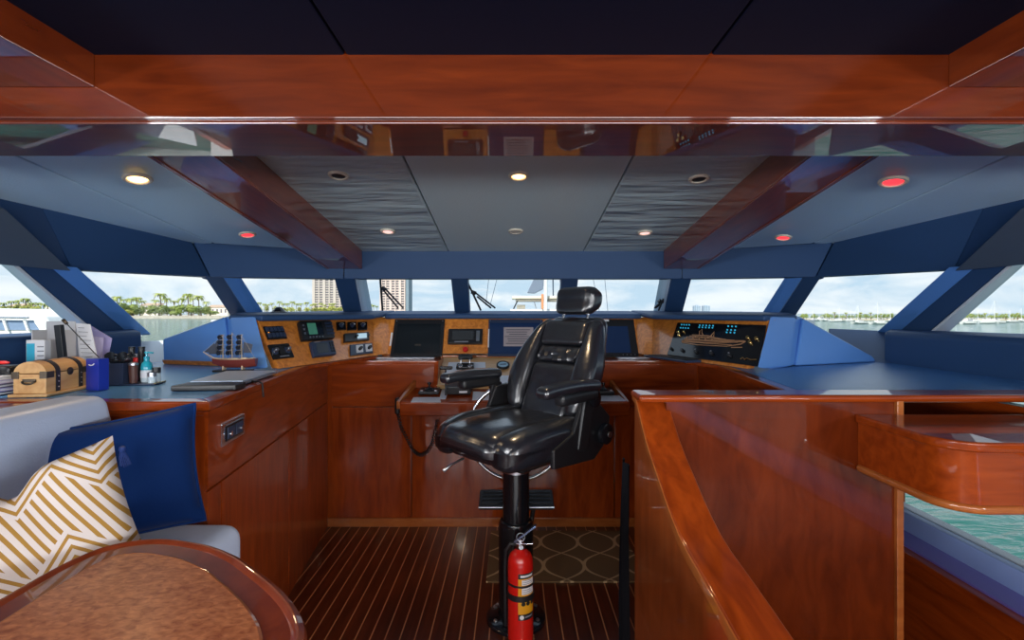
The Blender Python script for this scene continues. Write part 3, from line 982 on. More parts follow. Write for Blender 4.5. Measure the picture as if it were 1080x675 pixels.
sweep(0.462, 0.578, -0.03, 0.0, wood_y, 'handrail', 0.006)
sweep(0.459, 0.4655, -0.034, -0.004, wood_light, 'rail_edge', 0.002)
sweep(0.469, 0.560, 0.0, -0.028, wood('mahogany_bright_side', (0.22, 0.045, 0.010), (0.36, 0.085, 0.018), (5, 5, 1.1)), 'side_panel')

# ---- hanging shelf cabinet on the right
sh = thing('hanging_cabinet', 'shallow mahogany shelf box with a rounded corner beside the low window', 'cabinet', (1.6, 1.6, 0.93))


def rounded_plan(x0, x1, y0, y1, r, n=8):
    pts = [(x0, y1)]
    for i in range(n + 1):
        a = PI + PI / 2 * i / n
        pts.append((x0 + r + r * math.cos(a), y0 + r + r * math.sin(a)))
    pts.append((x1, y0)); pts.append((x1, y1))
    return pts


for nm_, x0, y0_, z0, z1, r, m_, bv in (('body', 1.262, 1.412, 0.945, 1.10, 0.10, wood_x, 0.0), ('top_edge', 1.25, 1.40, 1.10, 1.13, 0.11, wood_x, 0.007), ('bottom_bead', 1.252, 1.402, 0.922, 0.948, 0.11, wood_light, 0.010)):
    b = BM(); slab(b, [(x, y, z0) for x, y in rounded_plan(x0, 1.915, y0_, 1.803, r)], (0, 0, z1 - z0), bv, 3)
    obj(nm_, b, m_, sh, world=True)
b = BM(); box(b, (1.505, 1.409, 1.022), (0.006, 0.008, 0.15), 0.002); obj('joint_strip', b, wood_light, sh, world=True)

# ---- dark strip painting the shade at the end of the partition
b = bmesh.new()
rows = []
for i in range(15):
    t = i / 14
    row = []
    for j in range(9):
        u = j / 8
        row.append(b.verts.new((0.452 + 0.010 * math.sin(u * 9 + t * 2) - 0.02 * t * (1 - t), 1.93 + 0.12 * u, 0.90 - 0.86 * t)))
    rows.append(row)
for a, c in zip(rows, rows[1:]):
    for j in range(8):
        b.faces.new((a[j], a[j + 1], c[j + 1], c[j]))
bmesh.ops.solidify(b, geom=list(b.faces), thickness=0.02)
tag(obj('hanging_cloth', b, shade_joint_dark), 'dark navy cloth hanging down against the end of the stair partition', 'cloth')

# ---- mat on the deck
b = BM(); box(b, (0.30, 3.055, 0.006), (0.90, 0.64, 0.012), 0.004)
tag(obj('floor_mat', b, trellis_m), 'brown mat with a tan trellis pattern on the deck behind the helm chair', 'mat')

# ---- settee
st = thing('settee', 'pale grey-blue leather settee on the left, backrest along the side', 'sofa', (-1.2, 0.9, 0))
b = BM(); rbox(b, (0.42, 1.9, 0.20), 0.055, 6, 4, c=(-1.125, 0.745, 0.69)); obj('seat_cushion', b, pale_leather, st, world=True)
b = BM()


def backf(p, q):
    p = p.copy(); p.x += -0.10 * (p.z + 0.21) / 0.42 + 0.03
    return p


rbox(b, (0.15, 1.9, 0.46), 0.035, 6, 4, f=backf, c=(-1.385, 0.745, 0.99)); obj('backrest', b, pale_leather, st, world=True)
b = BM(); box(b, (-1.13, 0.745, 0.295), (0.40, 1.88, 0.59), 0.006); obj('base', b, wood_z, st, world=True)
b = BM(); box(b, (-1.575, 0.745, 0.575), (0.09, 1.9, 1.15), 0.006); obj('back_board', b, wood_y, st, world=True)
b = BM(); box(b, (-1.93, 0.745, 1.172), (0.76, 1.93, 0.03), 0.006); tag(obj('side_shelf', b, wood_x), 'glossy mahogany shelf behind the settee backrest', 'shelf')

# ---- dinette table
tb = thing('dinette_table', 'boat-shaped dinette table with a burl top and raised glossy rim', 'table', (-0.6, 0.4, 0))
key = [(-0.896, 0.55), (-0.900, 0.75), (-0.908, 0.90), (-0.905, 1.0), (-0.875, 1.07), (-0.79, 1.103), (-0.676, 1.079), (-0.58, 1.03), (-0.511, 0.978), (-0.416, 0.897), (-0.345, 0.815), (-0.315, 0.74), (-0.31, 0.6), (-0.32, 0.3), (-0.42, 0.0), (-0.62, -0.15), (-0.82, -0.05), (-0.89, 0.25)]


def catmull(k, n=8):
    out = []
    m = len(k)
    for i in range(m):
        p0, p1, p2, p3 = [Vector(k[(i + d) % m]) for d in (-1, 0, 1, 2)]
        for j in range(n):
            t = j / n
            out.append(0.5 * ((2 * p1) + (p2 - p0) * t + (2 * p0 - 5 * p1 + 4 * p2 - p3) * t * t + (3 * p1 - p0 - 3 * p2 + p3) * t ** 3))
    return out


outl = catmull(key)
cen = Vector((-0.60, 0.47))
TZ = 1.0


def inset(d):
    m = len(outl); r = []
    for i, p in enumerate(outl):
        t = (outl[(i + 1) % m] - outl[i - 1]).normalized()
        nn = Vector((-t.y, t.x))
        if nn.dot(cen - p) < 0:
            nn = -nn
        r.append(p + nn * d)
    return r


def ring_loft(prof, m_, name, cap=True):
    b_ = bmesh.new()
    rings = [[b_.verts.new((p.x, p.y, z)) for p in inset(d)] for d, z in prof]
    m = len(outl)
    for a, c in zip(rings, rings[1:]):
        for i in range(m):
            b_.faces.new((a[i], a[(i + 1) % m], c[(i + 1) % m], c[i]))
    if cap:
        b_.faces.new(rings[-1]); b_.faces.new(list(reversed(rings[0])))
    bmesh.ops.recalc_face_normals(b_, faces=b_.faces)
    return obj(name, b_, m_, tb, world=True)


ring_loft([(0.05, TZ - 0.05), (0.01, TZ - 0.05), (0.0, TZ - 0.04), (0.0, TZ - 0.012), (0.004, TZ - 0.004), (0.012, TZ), (0.018, TZ - 0.001), (0.024, TZ - 0.006), (0.060, TZ - 0.008), (0.066, TZ - 0.008)], wood('mahogany_table_rim', (0.13, 0.02, 0.007), (0.24, 0.045, 0.014), (6, 6, 6)), 'rim')
ring_loft([(0.063, TZ - 0.02), (0.063, TZ - 0.006), (0.068, TZ - 0.004), (0.068, TZ - 0.02)], wood_light, 'inlay_line', False)
ring_loft([(0.067, TZ - 0.02), (0.067, TZ - 0.005), (0.068, TZ - 0.0045)], table_veneer, 'top')
b = BM(); lathe(b, [(0.20, 0), (0.20, 0.02), (0.07, 0.05), (0.05, 0.08), (0.05, 0.955), (0.13, 0.965)], (-0.6, 0.45, 0), 28); obj('pedestal', b, chrome, tb, world=True)
# ================================================================== HELM CHAIR, WHEEL, EXTINGUISHER
ch = thing('helm_chair', 'black leather helm chair on a pedestal, turned towards the left', 'chair', (0.015, 2.42, 0), -PI / 4)


def seatf(p, q):
    p = p.copy()
    fr = max(0.0, -q.y)
    if q.z > 0:
        p.z -= 0.035 * fr ** 3
        p.z += 0.012 * math.cos(q.x * 1.5) - 0.02 * max(0, q.y) ** 2
        p.z += 0.0035 * noise.noise((p.x * 16, p.y * 16, 3.0))
    p.y -= 0.02 * (1 - q.x * q.x) * fr ** 2
    if q.z < 0:
        p.y += 0.05 * fr ** 3
    return p


b = BM(); rbox(b, (0.40, 0.60, 0.158), 0.062, 10, 5, f=seatf, c=(0, -0.04, 0.913)); seat = obj('seat', b, black_leather, ch)
for s in (-1, 1):
    def bolf(p, q, s=s):
        p = p.copy()
        fr = max(0.0, -q.y)
        if q.z > 0:
            p.z -= 0.055 * fr ** 3 + 0.01 * max(0, s * q.x)
        p.x += -s * 0.035 * fr ** 3
        p.z += 0.003 * noise.noise((p.x * 20, p.y * 14, 9.0 * s))
        return p
    b = BM(); rbox(b, (0.145, 0.58, 0.178), 0.058, 8, 5, f=bolf, c=(s * 0.226, -0.03, 0.914)); obj('seat_bolster', b, black_leather, seat)
    b = BM(); tube(b, [(s * 0.176, -0.30 + 0.56 * t, 0.992 - 0.03 * (1 - t) ** 3 + (0 if t > 0.04 else -0.03)) for t in [k / 12 for k in range(13)]], 0.004, 6); obj('piping', b, black_leather, seat)
b = BM(); rbox(b, (0.44, 0.44, 0.05), 0.02, 4, 3, c=(0, 0.03, 0.822)); obj('seat_pan', b, black_plastic, ch)
b = BM(); lathe(b, [(0.075, 0), (0.075, 0.035), (0.14, 0.05), (0.14, 0.06)], (0, 0, 0.745), 28); obj('swivel_collar', b, black_plastic, ch)
for k in range(3):
    b = BM(); a_ = -PI / 2 + (k - 1) * 0.55
    lathe(b, [(0.008, -0.004), (0.008, 0.006), (0.004, 0.008)], (0.078 * math.cos(a_), 0.078 * math.sin(a_), 0.762), 10, M=Matrix.Rotation(a_ + PI / 2, 4, 'Z') @ Matrix.Rotation(PI / 2, 4, 'X')); obj('bolt', b, chrome, ch)

REC = 0.46


def backshape(wb, wm, wt, z0, z1, y0, side=0.0):
    def f(p, q):
        p = p.copy()
        t = (q.z + 1) / 2
        w_ = (1 - t) ** 2 * wb + 2 * t * (1 - t) * wm + t * t * wt
        p.x = p.x * w_
        z = z0 + (z1 - z0) * (p.z / (abs(z1 - z0)) + 0.5)
        y = p.y + y0 + REC * (z - 0.98) + 0.05 * max(0, t - 0.5) * abs(q.x) ** 2
        p.y, p.z = y, z
        return p
    return f


# shell, then the padded front in three rolls and a tall bolster on each side
b = BM(); rbox(b, (0.46, 0.10, 0.52), 0.045, 10, 5, f=backshape(0.80, 1.28, 0.74, 0.955, 1.475, 0.255)); back = obj('backrest', b, black_leather, ch)
for z0, z1, w0, pr, nm_ in ((0.965, 1.235, 0.30, 0.030, 'lower_pad'), (1.237, 1.325, 0.29, 0.024, 'pleated_band'), (1.327, 1.462, 0.30, 0.036, 'upper_pad')):
    def pf(p, q, z0=z0, z1=z1, nm_=nm_):
        p = p.copy()
        z = z0 + (z1 - z0) * (p.z / (z1 - z0) + 0.5)
        if nm_ == 'pleated_band' and q.y < 0:
            p.y += 0.006 * math.sin(p.x * 190 + 9 * noise.noise((p.x * 20, z * 12, 0)))
        p.y = p.y + 0.212 + REC * (z - 0.98)
        p.y += 0.0035 * noise.noise((p.x * 18, z * 18, 5.0))
        p.z = z
        return p
    b = BM(); rbox(b, (w0, 0.055 + pr, z1 - z0), 0.03, 14, 5, f=pf); obj(nm_, b, black_leather, back)
for s in (-1, 1):
    def wf(p, q, s=s):
        p = p.copy()
        t = (q.z + 1) / 2
        z = 0.975 + 0.49 * (p.z / 0.49 + 0.5)
        cx = 0.205 * ((1 - t) ** 2 * 0.92 + 2 * t * (1 - t) * 1.22 + t * t * 0.80)
        wd = 0.8 + 0.5 * math.sin(PI * min(1, t * 1.15)) - 0.25 * t
        p.x = s * cx + p.x * wd
        bul = 0.055 * math.sin(PI * min(1, max(0, 0.08 + t * 0.95)))
        p.y = p.y * (1.0 if q.y > 0 else 1.0) - (bul if q.y < 0 else 0) + 0.222 + REC * (z - 0.98)
        p.z = z
        return p
    b = BM(); rbox(b, (0.112, 0.105, 0.49), 0.05, 8, 5, f=wf); obj('back_bolster', b, black_leather, back)


def hf(p, q):
    p = p.copy()
    t = (q.z + 1) / 2
    p.x *= 0.90 + 0.13 * math.sin(PI * (0.15 + 0.6 * t))
    p.y += 0.30 * p.z * 0.6 - (0.018 * (1 - q.x * q.x) if q.y < 0 else 0) + 0.012 * math.cos(q.z * 2)
    return p


b = BM(); rbox(b, (0.272, 0.125, 0.155), 0.055, 8, 5, f=hf, c=(0, 0.492, 1.568)); hr = obj('headrest', b, black_leather, ch)
for s in (-1, 1):
    b = BM(); tube(b, [(s * 0.085, 0.455, 1.43), (s * 0.085, 0.490, 1.53)], 0.008, 10); obj('headrest_post', b, steel, hr)
# arms
for s in (-1, 1):
    arm = BM()
    def af(p, q):
        p = p.copy()
        p.x *= 0.82 + 0.22 * (q.y + 1) / 2 if q.y > -0.6 else 0.86
        p.z += 0.006 * math.cos(q.y * 2.2)
        return p
    rbox(arm, (0.088, 0.39, 0.052), 0.024, 6, 5, f=af, c=(s * 0.335, 0.0, 1.165)); ar = obj('armrest', arm, black_leather, ch)
    b = BM(); rbox(b, (0.062, 0.27, 0.055), 0.02, 4, 3, c=(s * 0.333, 0.055, 1.122)); obj('arm_cradle', b, black_plastic, ar)
    b = BM(); bar(b, (s * 0.318, 0.165, 1.12), (s * 0.305, 0.12, 0.86), 0.075, 0.03, up=(s, 0, 0), bev=0.012); obj('arm_bracket', b, black_plastic, ar)
    b = BM(); lathe(b, [(0.0, 0.0), (0.034, 0.0), (0.04, 0.006), (0.04, 0.014), (0.028, 0.02), (0.0, 0.02)], (s * 0.338, 0.175, 1.10), 20, M=Matrix.Rotation(s * PI / 2, 4, 'Y')); obj('pivot_cap', b, black_gloss, ar)
    b = BM()
    slab(b, [(s * 0.312, -0.08, 0.815), (s * 0.312, 0.22, 0.80), (s * 0.312, 0.34, 0.88), (s * 0.312, 0.35, 0.99), (s * 0.312, 0.22, 1.10), (s * 0.312, 0.135, 1.10), (s * 0.312, 0.06, 0.95), (s * 0.312, -0.08, 0.90)], (-s * 0.026, 0, 0), 0.008, 3)
    obj('side_plate', b, black_plastic, ch)
    b = BM(); lathe(b, [(0.0, 0.0), (0.045, 0.0), (0.052, 0.008), (0.050, 0.028), (0.034, 0.036), (0.0, 0.036)], (s * 0.313, 0.285, 0.915), 22, M=Matrix.Rotation(s * PI / 2, 4, 'Y')); kn = obj('recline_knob', b, black_gloss, ch)
    b = BM(); lathe(b, [(0, 0), (0.014, 0), (0.014, 0.006), (0, 0.006)], (s * 0.350, 0.285, 0.915), 14, M=Matrix.Rotation(s * PI / 2, 4, 'Y')); obj('knob_cap', b, steel, kn)
b = BM(); tube(b, [(-0.16, -0.20, 0.795), (-0.17, -0.27, 0.775), (-0.175, -0.31, 0.755)], [0.006, 0.006, 0.010], 8); obj('adjust_lever', b, steel, ch)
# pedestal
b = BM(); lathe(b, [(0.145, 0.0), (0.145, 0.014), (0.135, 0.022), (0.088, 0.03), (0.085, 0.04), (0.085, 0.47), (0.078, 0.485), (0.066, 0.487), (0.065, 0.745)], (0, 0, 0), 36); ped = obj('pedestal', b, black_gloss, ch)
for k in range(6):
    a_ = k * PI / 3 + 0.3
    b = BM(); lathe(b, [(0.010, 0), (0.010, 0.007), (0.006, 0.010), (0, 0.010)], (0.116 * math.cos(a_), 0.116 * math.sin(a_), 0.024), 6); obj('bolt', b, steel, ped)
b = BM(); lathe(b, [(0.0675, 0), (0.0675, 0.016)], (0, 0, 0.725), 30); obj('column_ring', b, steel, ped)
# footrest, fixed towards the helm
fr_ = BM(); rbox(fr_, (0.395, 0.15, 0.022), 0.010, 4, 3, M=Matrix.Rotation(0.30, 4, 'X'), c=(0.018, 2.63, 0.505))
ft = obj('footrest', fr_, black_plastic, ch, world=True)
for k in range(4):
    for s in (-1, 1):
        y_ = -0.045 + 0.03 * k
        b = BM(); box(b, (s * 0.115, y_, 0.0125), (0.13, 0.010, 0.005), 0.002); b.transform(Matrix.Translation((0.018, 2.63, 0.505)) @ Matrix.Rotation(0.30, 4, 'X')); obj('tread_rib', b, black_gloss, ft, world=True)
b = BM(); tube(b, [(0.018 - 0.197, 2.560, 0.490), (0.018 + 0.197, 2.560, 0.490)], 0.005, 8); obj('edge_strip', b, steel, ft, world=True)
b = BM(); box(b, (0.018, 2.53, 0.475), (0.07, 0.14, 0.03), 0.006); obj('footrest_arm', b, black_plastic, ft, world=True)
b = BM(); tube(b, [(0.11, 2.60, 0.48), (0.07, 2.50, 0.30)], 0.012, 8); obj('brace', b, black_plastic, ft, world=True)

# ---- steering wheel
wx, wy, wz = 0.024, 3.10, 0.755
wh = thing('steering_wheel', 'chrome spoked steering wheel half hidden behind the helm chair', 'steering wheel', (wx, 3.46, wz))
b = BM(); tube(b, [(wx + 0.304 * math.cos(a), wy, wz + 0.304 * math.sin(a)) for a in (2 * PI * k / 56 for k in range(56))], 0.012, 10, closed=True); obj('rim', b, chrome, wh, world=True)
for k in range(6):
    a = k * PI / 3 + PI / 6 + 0.2
    b = BM(); tube(b, [(wx + 0.03 * math.cos(a), wy + 0.02, wz + 0.03 * math.sin(a)), (wx + 0.30 * math.cos(a), wy, wz + 0.30 * math.sin(a))], 0.007, 8); obj('spoke', b, chrome, wh, world=True)
b = BM(); lathe(b, [(0.0, -0.03), (0.03, -0.03), (0.045, -0.01), (0.045, 0.02), (0.02, 0.03), (0.02, 0.30), (0.06, 0.305), (0.06, 0.335)], (wx, wy + 0.02, wz), 24, M=Matrix.Rotation(-PI / 2, 4, 'X')); obj('hub', b, chrome, wh, world=True)

# ---- fire extinguisher strapped to the pedestal
ex, ey = 0.034, 2.195
fx = thing('fire_extinguisher', 'red fire extinguisher with a yellow label strapped to the chair pedestal', 'fire extinguisher', (ex, ey, 0.02))
b = BM(); lathe(b, [(0.0, 0.012), (0.040, 0.0), (0.052, 0.006), (0.057, 0.025), (0.057, 0.353), (0.054, 0.376), (0.044, 0.396), (0.028, 0.408), (0.018, 0.414), (0.018, 0.428)], (ex, ey, 0.037), 40); obj('cylinder', b, red_paint, fx, world=True)
AC = -PI / 2 + 0.42


def band(z0, z1, a0, a1, m, name, r=0.0577, parent=None, thick=0.0):
    b_ = BM(); lathe(b_, [(r, z0), (r, z1)], (ex, ey, 0.037), 20, a0, a1)
    if thick:
        bmesh.ops.solidify(b_, geom=list(b_.faces), thickness=-thick)
    return obj(name, b_, m, parent or fx, world=True)


lab = band(0.128, 0.330, AC - 0.62, AC + 0.75, yellow_label, 'label')
band(0.307, 0.330, AC - 0.62, AC + 0.75, black_plastic, 'label_header', 0.0581, lab)
band(0.128, 0.154, AC - 0.62, AC + 0.75, black_plastic, 'label_footer', 0.0581, lab)
for z0, z1 in ((0.279, 0.303), (0.238, 0.268)):
    band(z0, z1, AC - 0.34, AC + 0.72, white_paper, 'text_block', 0.0581, lab)
    for k in range(3):
        band(z0 + 0.004 + 0.008 * k, z0 + 0.0065 + 0.008 * k, AC - 0.28, AC + 0.62 - 0.12 * k, ink, 'text_line', 0.0584, lab)
band(0.314, 0.323, AC - 0.45, AC + 0.6, white_paper, 'header_text', 0.0584, lab)
for a_, zc_, m_ in ((AC - 0.22, 0.199, black_plastic), (AC + 0.16, 0.199, black_plastic), (AC + 0.54, 0.199, black_plastic), (AC - 0.34, 0.141, white_paper)):
    b = BM(); lathe(b, [(0, 0), (0.0095, 0.0), (0.0095, 0.0006), (0, 0.0006)], (ex + 0.0582 * math.cos(a_), ey + 0.0582 * math.sin(a_), 0.037 + zc_), 16, M=Matrix.Rotation(a_, 4, 'Z') @ Matrix.Rotation(PI / 2, 4, 'Y')); o_ = obj('pictogram', b, m_, lab, world=True)
band(0.138, 0.145, AC - 0.1, AC + 0.6, ink, 'footer_text', 0.0584, lab)
for z0, z1 in ((0.208, 0.232), (0.269, 0.277)):
    b = BM(); lathe(b, [(0.059, z0), (0.0615, z0), (0.0615, z1), (0.059, z1)], (ex, ey, 0.037), 36); obj('strap', b, black_plastic, fx, world=True)
b = BM(); box(b, (ex - 0.019, ey + 0.096, 0.22), (0.05, 0.082, 0.24), 0.004); obj('bracket', b, black_plastic, fx, world=True)
b = BM(); lathe(b, [(0.020, 0.0), (0.022, 0.004), (0.022, 0.022), (0.014, 0.028), (0.014, 0.045), (0.006, 0.048), (0, 0.048)], (ex, ey, 0.452), 20); obj('valve', b, chrome, fx, world=True)
b = BM(); bar(b, (ex - 0.026, ey - 0.01, 0.488), (ex + 0.066, ey - 0.03, 0.566), 0.030, 0.008, bev=0.002); obj('squeeze_lever', b, mat('blue_steel', (0.30, 0.42, 0.68), 0.25, metal=0.9), fx, world=True)
b = BM(); bar(b, (ex - 0.018, ey - 0.01, 0.480), (ex + 0.055, ey - 0.03, 0.488), 0.02, 0.006, bev=0.002); obj('carry_handle', b, chrome, fx, world=True)
b = BM(); lathe(b, [(0, 0), (0.009, 0), (0.010, 0.006), (0.0, 0.006)], (ex + 0.002, ey - 0.021, 0.468), 18, M=Matrix.Rotation(PI / 2, 4, 'X')); obj('gauge', b, steel, fx, world=True)
b = BM(); tube(b, [(ex + 0.018 * math.cos(a), ey - 0.03, 0.515 + 0.018 * math.sin(a)) for a in (2 * PI * k / 18 for k in range(18))], 0.0018, 6, closed=True); obj('pull_ring', b, steel, fx, world=True)
b = BM(); tube(b, [(ex - 0.016, ey, 0.470), (ex - 0.045, ey - 0.005, 0.475), (ex - 0.066, ey + 0.005, 0.44), (ex - 0.070, ey + 0.01, 0.36), (ex - 0.068, ey + 0.012, 0.20), (ex - 0.067, ey + 0.012, 0.10)], 0.0075, 8); obj('hose', b, black_plastic, fx, world=True)
# ================================================================== INSTRUMENTS ON THE DASHBOARD
def onface(face, x0, y0, x1, y1):
    "frame, width and height of a device whose outline spans the given photo box on a dashboard face"
    o, n, u, o2, va, vb = face
    yc, xc = (y0 + y1) / 2, (x0 + x1) / 2
    c = hit(xc, yc, o, n)
    w = (hit(x1, yc, o, n) - hit(x0, yc, o, n)).length
    t = max(0, min(1, (c - o).dot(o2 - o) / (o2 - o).length_squared))
    v = va.lerp(vb, t).normalized()
    M_ = Matrix((u, -n, v)).transposed().to_4x4()          # the devices' edges follow the slanting edges of the wing
    M_.translation = c
    q0, q1 = c + v * 0.05, c - v * 0.05
    pp = lambda p: HY - (p.z - EYE) * F / p.y
    h = 0.1 * (y1 - y0) / (pp(q1) - pp(q0))
    return M_, w, h


LFACE, RFACE = FACE['left'], FACE['right']
CUP = Vector((0, 0.16, 0.27)).normalized()
CFACE = (CO, CN, Vector((1, 0, 0)), CO + Vector((1, 0, 0)), CUP, CUP)


class Dev:
    "a device: x to the right, z up, -y out of the face; coordinates are fractions of its half width and half height"
    def __init__(s, name, label, cat, face, px, depth=0.02, m=None, bev=0.006, group=None):
        s.M, s.w, s.h = onface(face, *px)
        s.M = s.M @ Matrix.Translation((0, -0.003, 0))
        s.d = depth
        s.t = thing(name, label, cat, s.M.translation, 0, group)
        s.part('housing', 0, 0, 1, 1, 0, depth, m or black_plastic, bev)

    def part(s, name, x, z, hw, hh, y0, th, m, bev=0.0015, parent=None):
        b_ = BM(); box(b_, (x * s.w / 2, -(y0 + th / 2), z * s.h / 2), (hw * s.w, th, hh * s.h), min(bev, th * 0.45)); b_.transform(s.M)
        return obj(name, b_, m, parent or s.t, world=True)

    def knob(s, name, x, z, r, y0, th, m, parent=None, n=18):
        b_ = BM(); lathe(b_, [(0, 0), (r, 0), (r, th * 0.7), (r * 0.8, th), (0, th)], (x * s.w / 2, -y0, z * s.h / 2), n, M=Matrix.Rotation(PI / 2, 4, 'X')); b_.transform(s.M)
        return obj(name, b_, m, parent or s.t, world=True)

    def line(s, name, pts, r, y0, m, parent=None):
        b_ = BM()
        for seg in pts:
            tube(b_, [(x * s.w / 2, -y0, z * s.h / 2) for x, z in seg], r, 5)
        b_.transform(s.M)
        return obj(name, b_, m, parent or s.t, world=True)


# left burl wing
d = Dev('switch_panel', 'small black panel of rocker switches at the top left of the burl wing', 'switch panel', LFACE, (279, 345, 300, 358.5), 0.008, black_gloss, 0.002)
for i in range(5):
    for j in range(2):
        d.part('rocker_switch', -0.76 + 0.38 * i, 0.45 - 0.9 * j, 0.15, 0.34, 0.008, 0.008, dark_navy_plastic)
d.knob('indicator_light', -0.76, -0.05, 0.004, 0.008, 0.006, mat('amber_light', (0.8, 0.3, 0.02), 0.3, emit=(1, 0.4, 0.05), estr=0.8))
d = Dev('wiper_control', 'black twin-knob panel low on the left burl wing', 'control panel', LFACE, (284, 364, 307, 379), 0.010, black_gloss, 0.003)
for x in (-0.62, 0.58):
    d.knob('knob_scale', x, 0.05, 0.022, 0.010, 0.002, dark_navy_plastic)
    d.knob('knob', x, 0.05, 0.013, 0.012, 0.022, steel)
d.part('centre_switch', -0.02, 0.05, 0.22, 0.55, 0.010, 0.008, black_plastic)
d.knob('indicator_light', 0.0, 0.62, 0.003, 0.010, 0.004, red_plastic)
d.part('text_strip', 0.1, -0.72, 0.45, 0.06, 0.010, 0.001, ink)
d = Dev('chart_plotter', 'large black chart plotter with a green screen and a key pad', 'chart plotter', LFACE, (314, 341, 349, 360.5), 0.035, black_plastic, 0.012)
d.part('screen', -0.20, 0.05, 0.50, 0.68, 0.035, 0.002, screen_dark)
d.part('chart_area', -0.36, 0.05, 0.26, 0.60, 0.037, 0.001, screen_green)
for i in range(4):
    for j in range(4):
        d.part('key', 0.55 + 0.125 * i, 0.6 - 0.38 * j, 0.045, 0.12, 0.035, 0.005, dark_navy_plastic)
for j in range(3):
    d.part('key', -0.85, 0.45 - 0.42 * j, 0.05, 0.10, 0.035, 0.004, steel)
for j in range(5):
    d.part('key', -0.60 + 0.19 * j, -0.82, 0.045, 0.07, 0.035, 0.004, steel)
d = Dev('depth_sounder', 'small dark depth sounder with a grey screen below the chart plotter', 'depth sounder', LFACE, (326, 362, 351, 377.5), 0.03, dark_navy_plastic, 0.010)
d.part('screen', -0.18, -0.02, 0.48, 0.66, 0.03, 0.002, mat('grey_lcd', (0.06, 0.075, 0.09), 0.25))
for i in range(2):
    for j in range(4):
        d.part('key', 0.62 + 0.22 * i, 0.55 - 0.36 * j, 0.075, 0.13, 0.03, 0.004, black_plastic)
d.part('name_strip', -0.5, 0.82, 0.28, 0.06, 0.03, 0.001, ink)
for k in range(3):
    x0 = 354 + 11.3 * k
    d = Dev('gauge', 'small square black gauge, %s of the row of three above the radio' % ('left one', 'middle one', 'right one')[k], 'gauge', LFACE, (x0, 340.5, x0 + 9.6, 349), 0.012, black_gloss, 0.003)
    d.knob('dial_face', 0, 0.05, 0.022, 0.012, 0.002, dark_navy_plastic)
    d.line('needle', [[(0, -0.1), (0.4, 0.35)]], 0.0012, 0.0155, white_paper)
    d.line('scale_arc', [[(0.6 * math.cos(a), 0.05 + 0.6 * math.sin(a)) for a in (0.3 + k_ * 0.32 for k_ in range(9))]], 0.0009, 0.0150, white_paper)
d = Dev('radio', 'black radio set with a lit pale display', 'radio', LFACE, (361.5, 352.5, 388.5, 361), 0.018, black_plastic, 0.003)
d.part('display', 0.38, 0.1, 0.40, 0.62, 0.018, 0.002, screen_lcd)
d.knob('volume_knob', -0.12, 0.0, 0.014, 0.018, 0.018, black_gloss)
d.part('button_row', 0.38, -0.72, 0.40, 0.14, 0.018, 0.003, ink)
d.knob('channel_knob', 0.88, 0.0, 0.010, 0.018, 0.014, black_gloss)
d = Dev('searchlight_control', 'dark blue panel with two square white-backed knobs at the foot of the burl wing', 'control panel', LFACE, (368, 363.5, 393, 374.5), 0.010, dark_navy_plastic, 0.003)
for x in (-0.22, 0.62):
    d.part('knob_plate', x, 0.05, 0.30, 0.72, 0.010, 0.003, white_paper)
    d.knob('knob', x, 0.0, 0.017, 0.013, 0.02, black_plastic)
# little row of screws and the flat tray left of the centre
d = Dev('name_plate', 'narrow white plate on the burl beside the left monitor', 'plate', CFACE, (411.6, 351, 413.6, 365), 0.003, white_paper, 0.001)

# centre
d = Dev('monitor', 'dark blank monitor set in the dashboard left of the small burl panel', 'monitor', CFACE, (414.5, 337.4, 468, 376), 0.014, black_plastic, 0.004)
d.part('screen', 0, -0.06, 0.86, 0.80, 0.014, 0.002, screen_dark)
d.part('badge', 0.02, -0.42, 0.12, 0.05, 0.016, 0.0005, mat('dim_badge', (0.04, 0.035, 0.03), 0.4))
for x in (-0.92, 0.92):
    d.knob('screw', x, 0.90, 0.004, 0.014, 0.003, steel)
d = Dev('monitor', 'blue-lit monitor showing a grey text window, just left of the helm chair back', 'monitor', CFACE, (515, 337.4, 573, 376), 0.014, dark_navy_plastic, 0.004)
d.part('screen', -0.02, -0.05, 0.92, 0.84, 0.014, 0.002, screen_blue)
w_ = d.part('text_window', 0.10, 0.02, 0.54, 0.52, 0.016, 0.0008, screen_text)
for k in range(7):
    d.part('text_line', 0.08 - 0.04 * (k % 2), 0.40 - 0.125 * k, 0.44 - 0.06 * (k % 3), 0.022, 0.0168, 0.0004, mat('screen_text_line', (0.05, 0.05, 0.07), 0.4) if 'screen_text_line' not in MATS else MATS['screen_text_line'], parent=w_)
d.part('side_label', -0.985, -0.05, 0.02, 0.5, 0.014, 0.001, white_paper)
for x in (-0.94, 0.94):
    d.knob('screw', x, 0.93, 0.003, 0.014, 0.003, steel)
d = Dev('monitor', 'deep blue monitor set in the dashboard right of the helm chair', 'monitor', CFACE, (612, 337.4, 670.5, 376), 0.014, black_plastic, 0.004)
d.part('screen', -0.06, -0.12, 0.80, 0.72, 0.014, 0.002, screen_blue)
for k in range(4):
    d.knob('button', 0.45 + 0.14 * k, -0.93, 0.004, 0.014, 0.004, steel)
d.part('badge', -0.05, 0.93, 0.14, 0.05, 0.014, 0.001, white_paper)
d = Dev('autopilot', 'black autopilot display on the small burl panel between two monitors', 'display', CFACE, (473, 348.5, 509, 364), 0.028, black_plastic, 0.005)
d.part('screen', -0.14, 0.08, 0.62, 0.62, 0.028, 0.002, mat('grey_lcd_dark', (0.045, 0.05, 0.055), 0.25))
d.part('key_column', 0.74, 0.0, 0.10, 0.70, 0.028, 0.003, steel)
d.part('text_strip', -0.2, -0.78, 0.40, 0.07, 0.028, 0.001, ink)
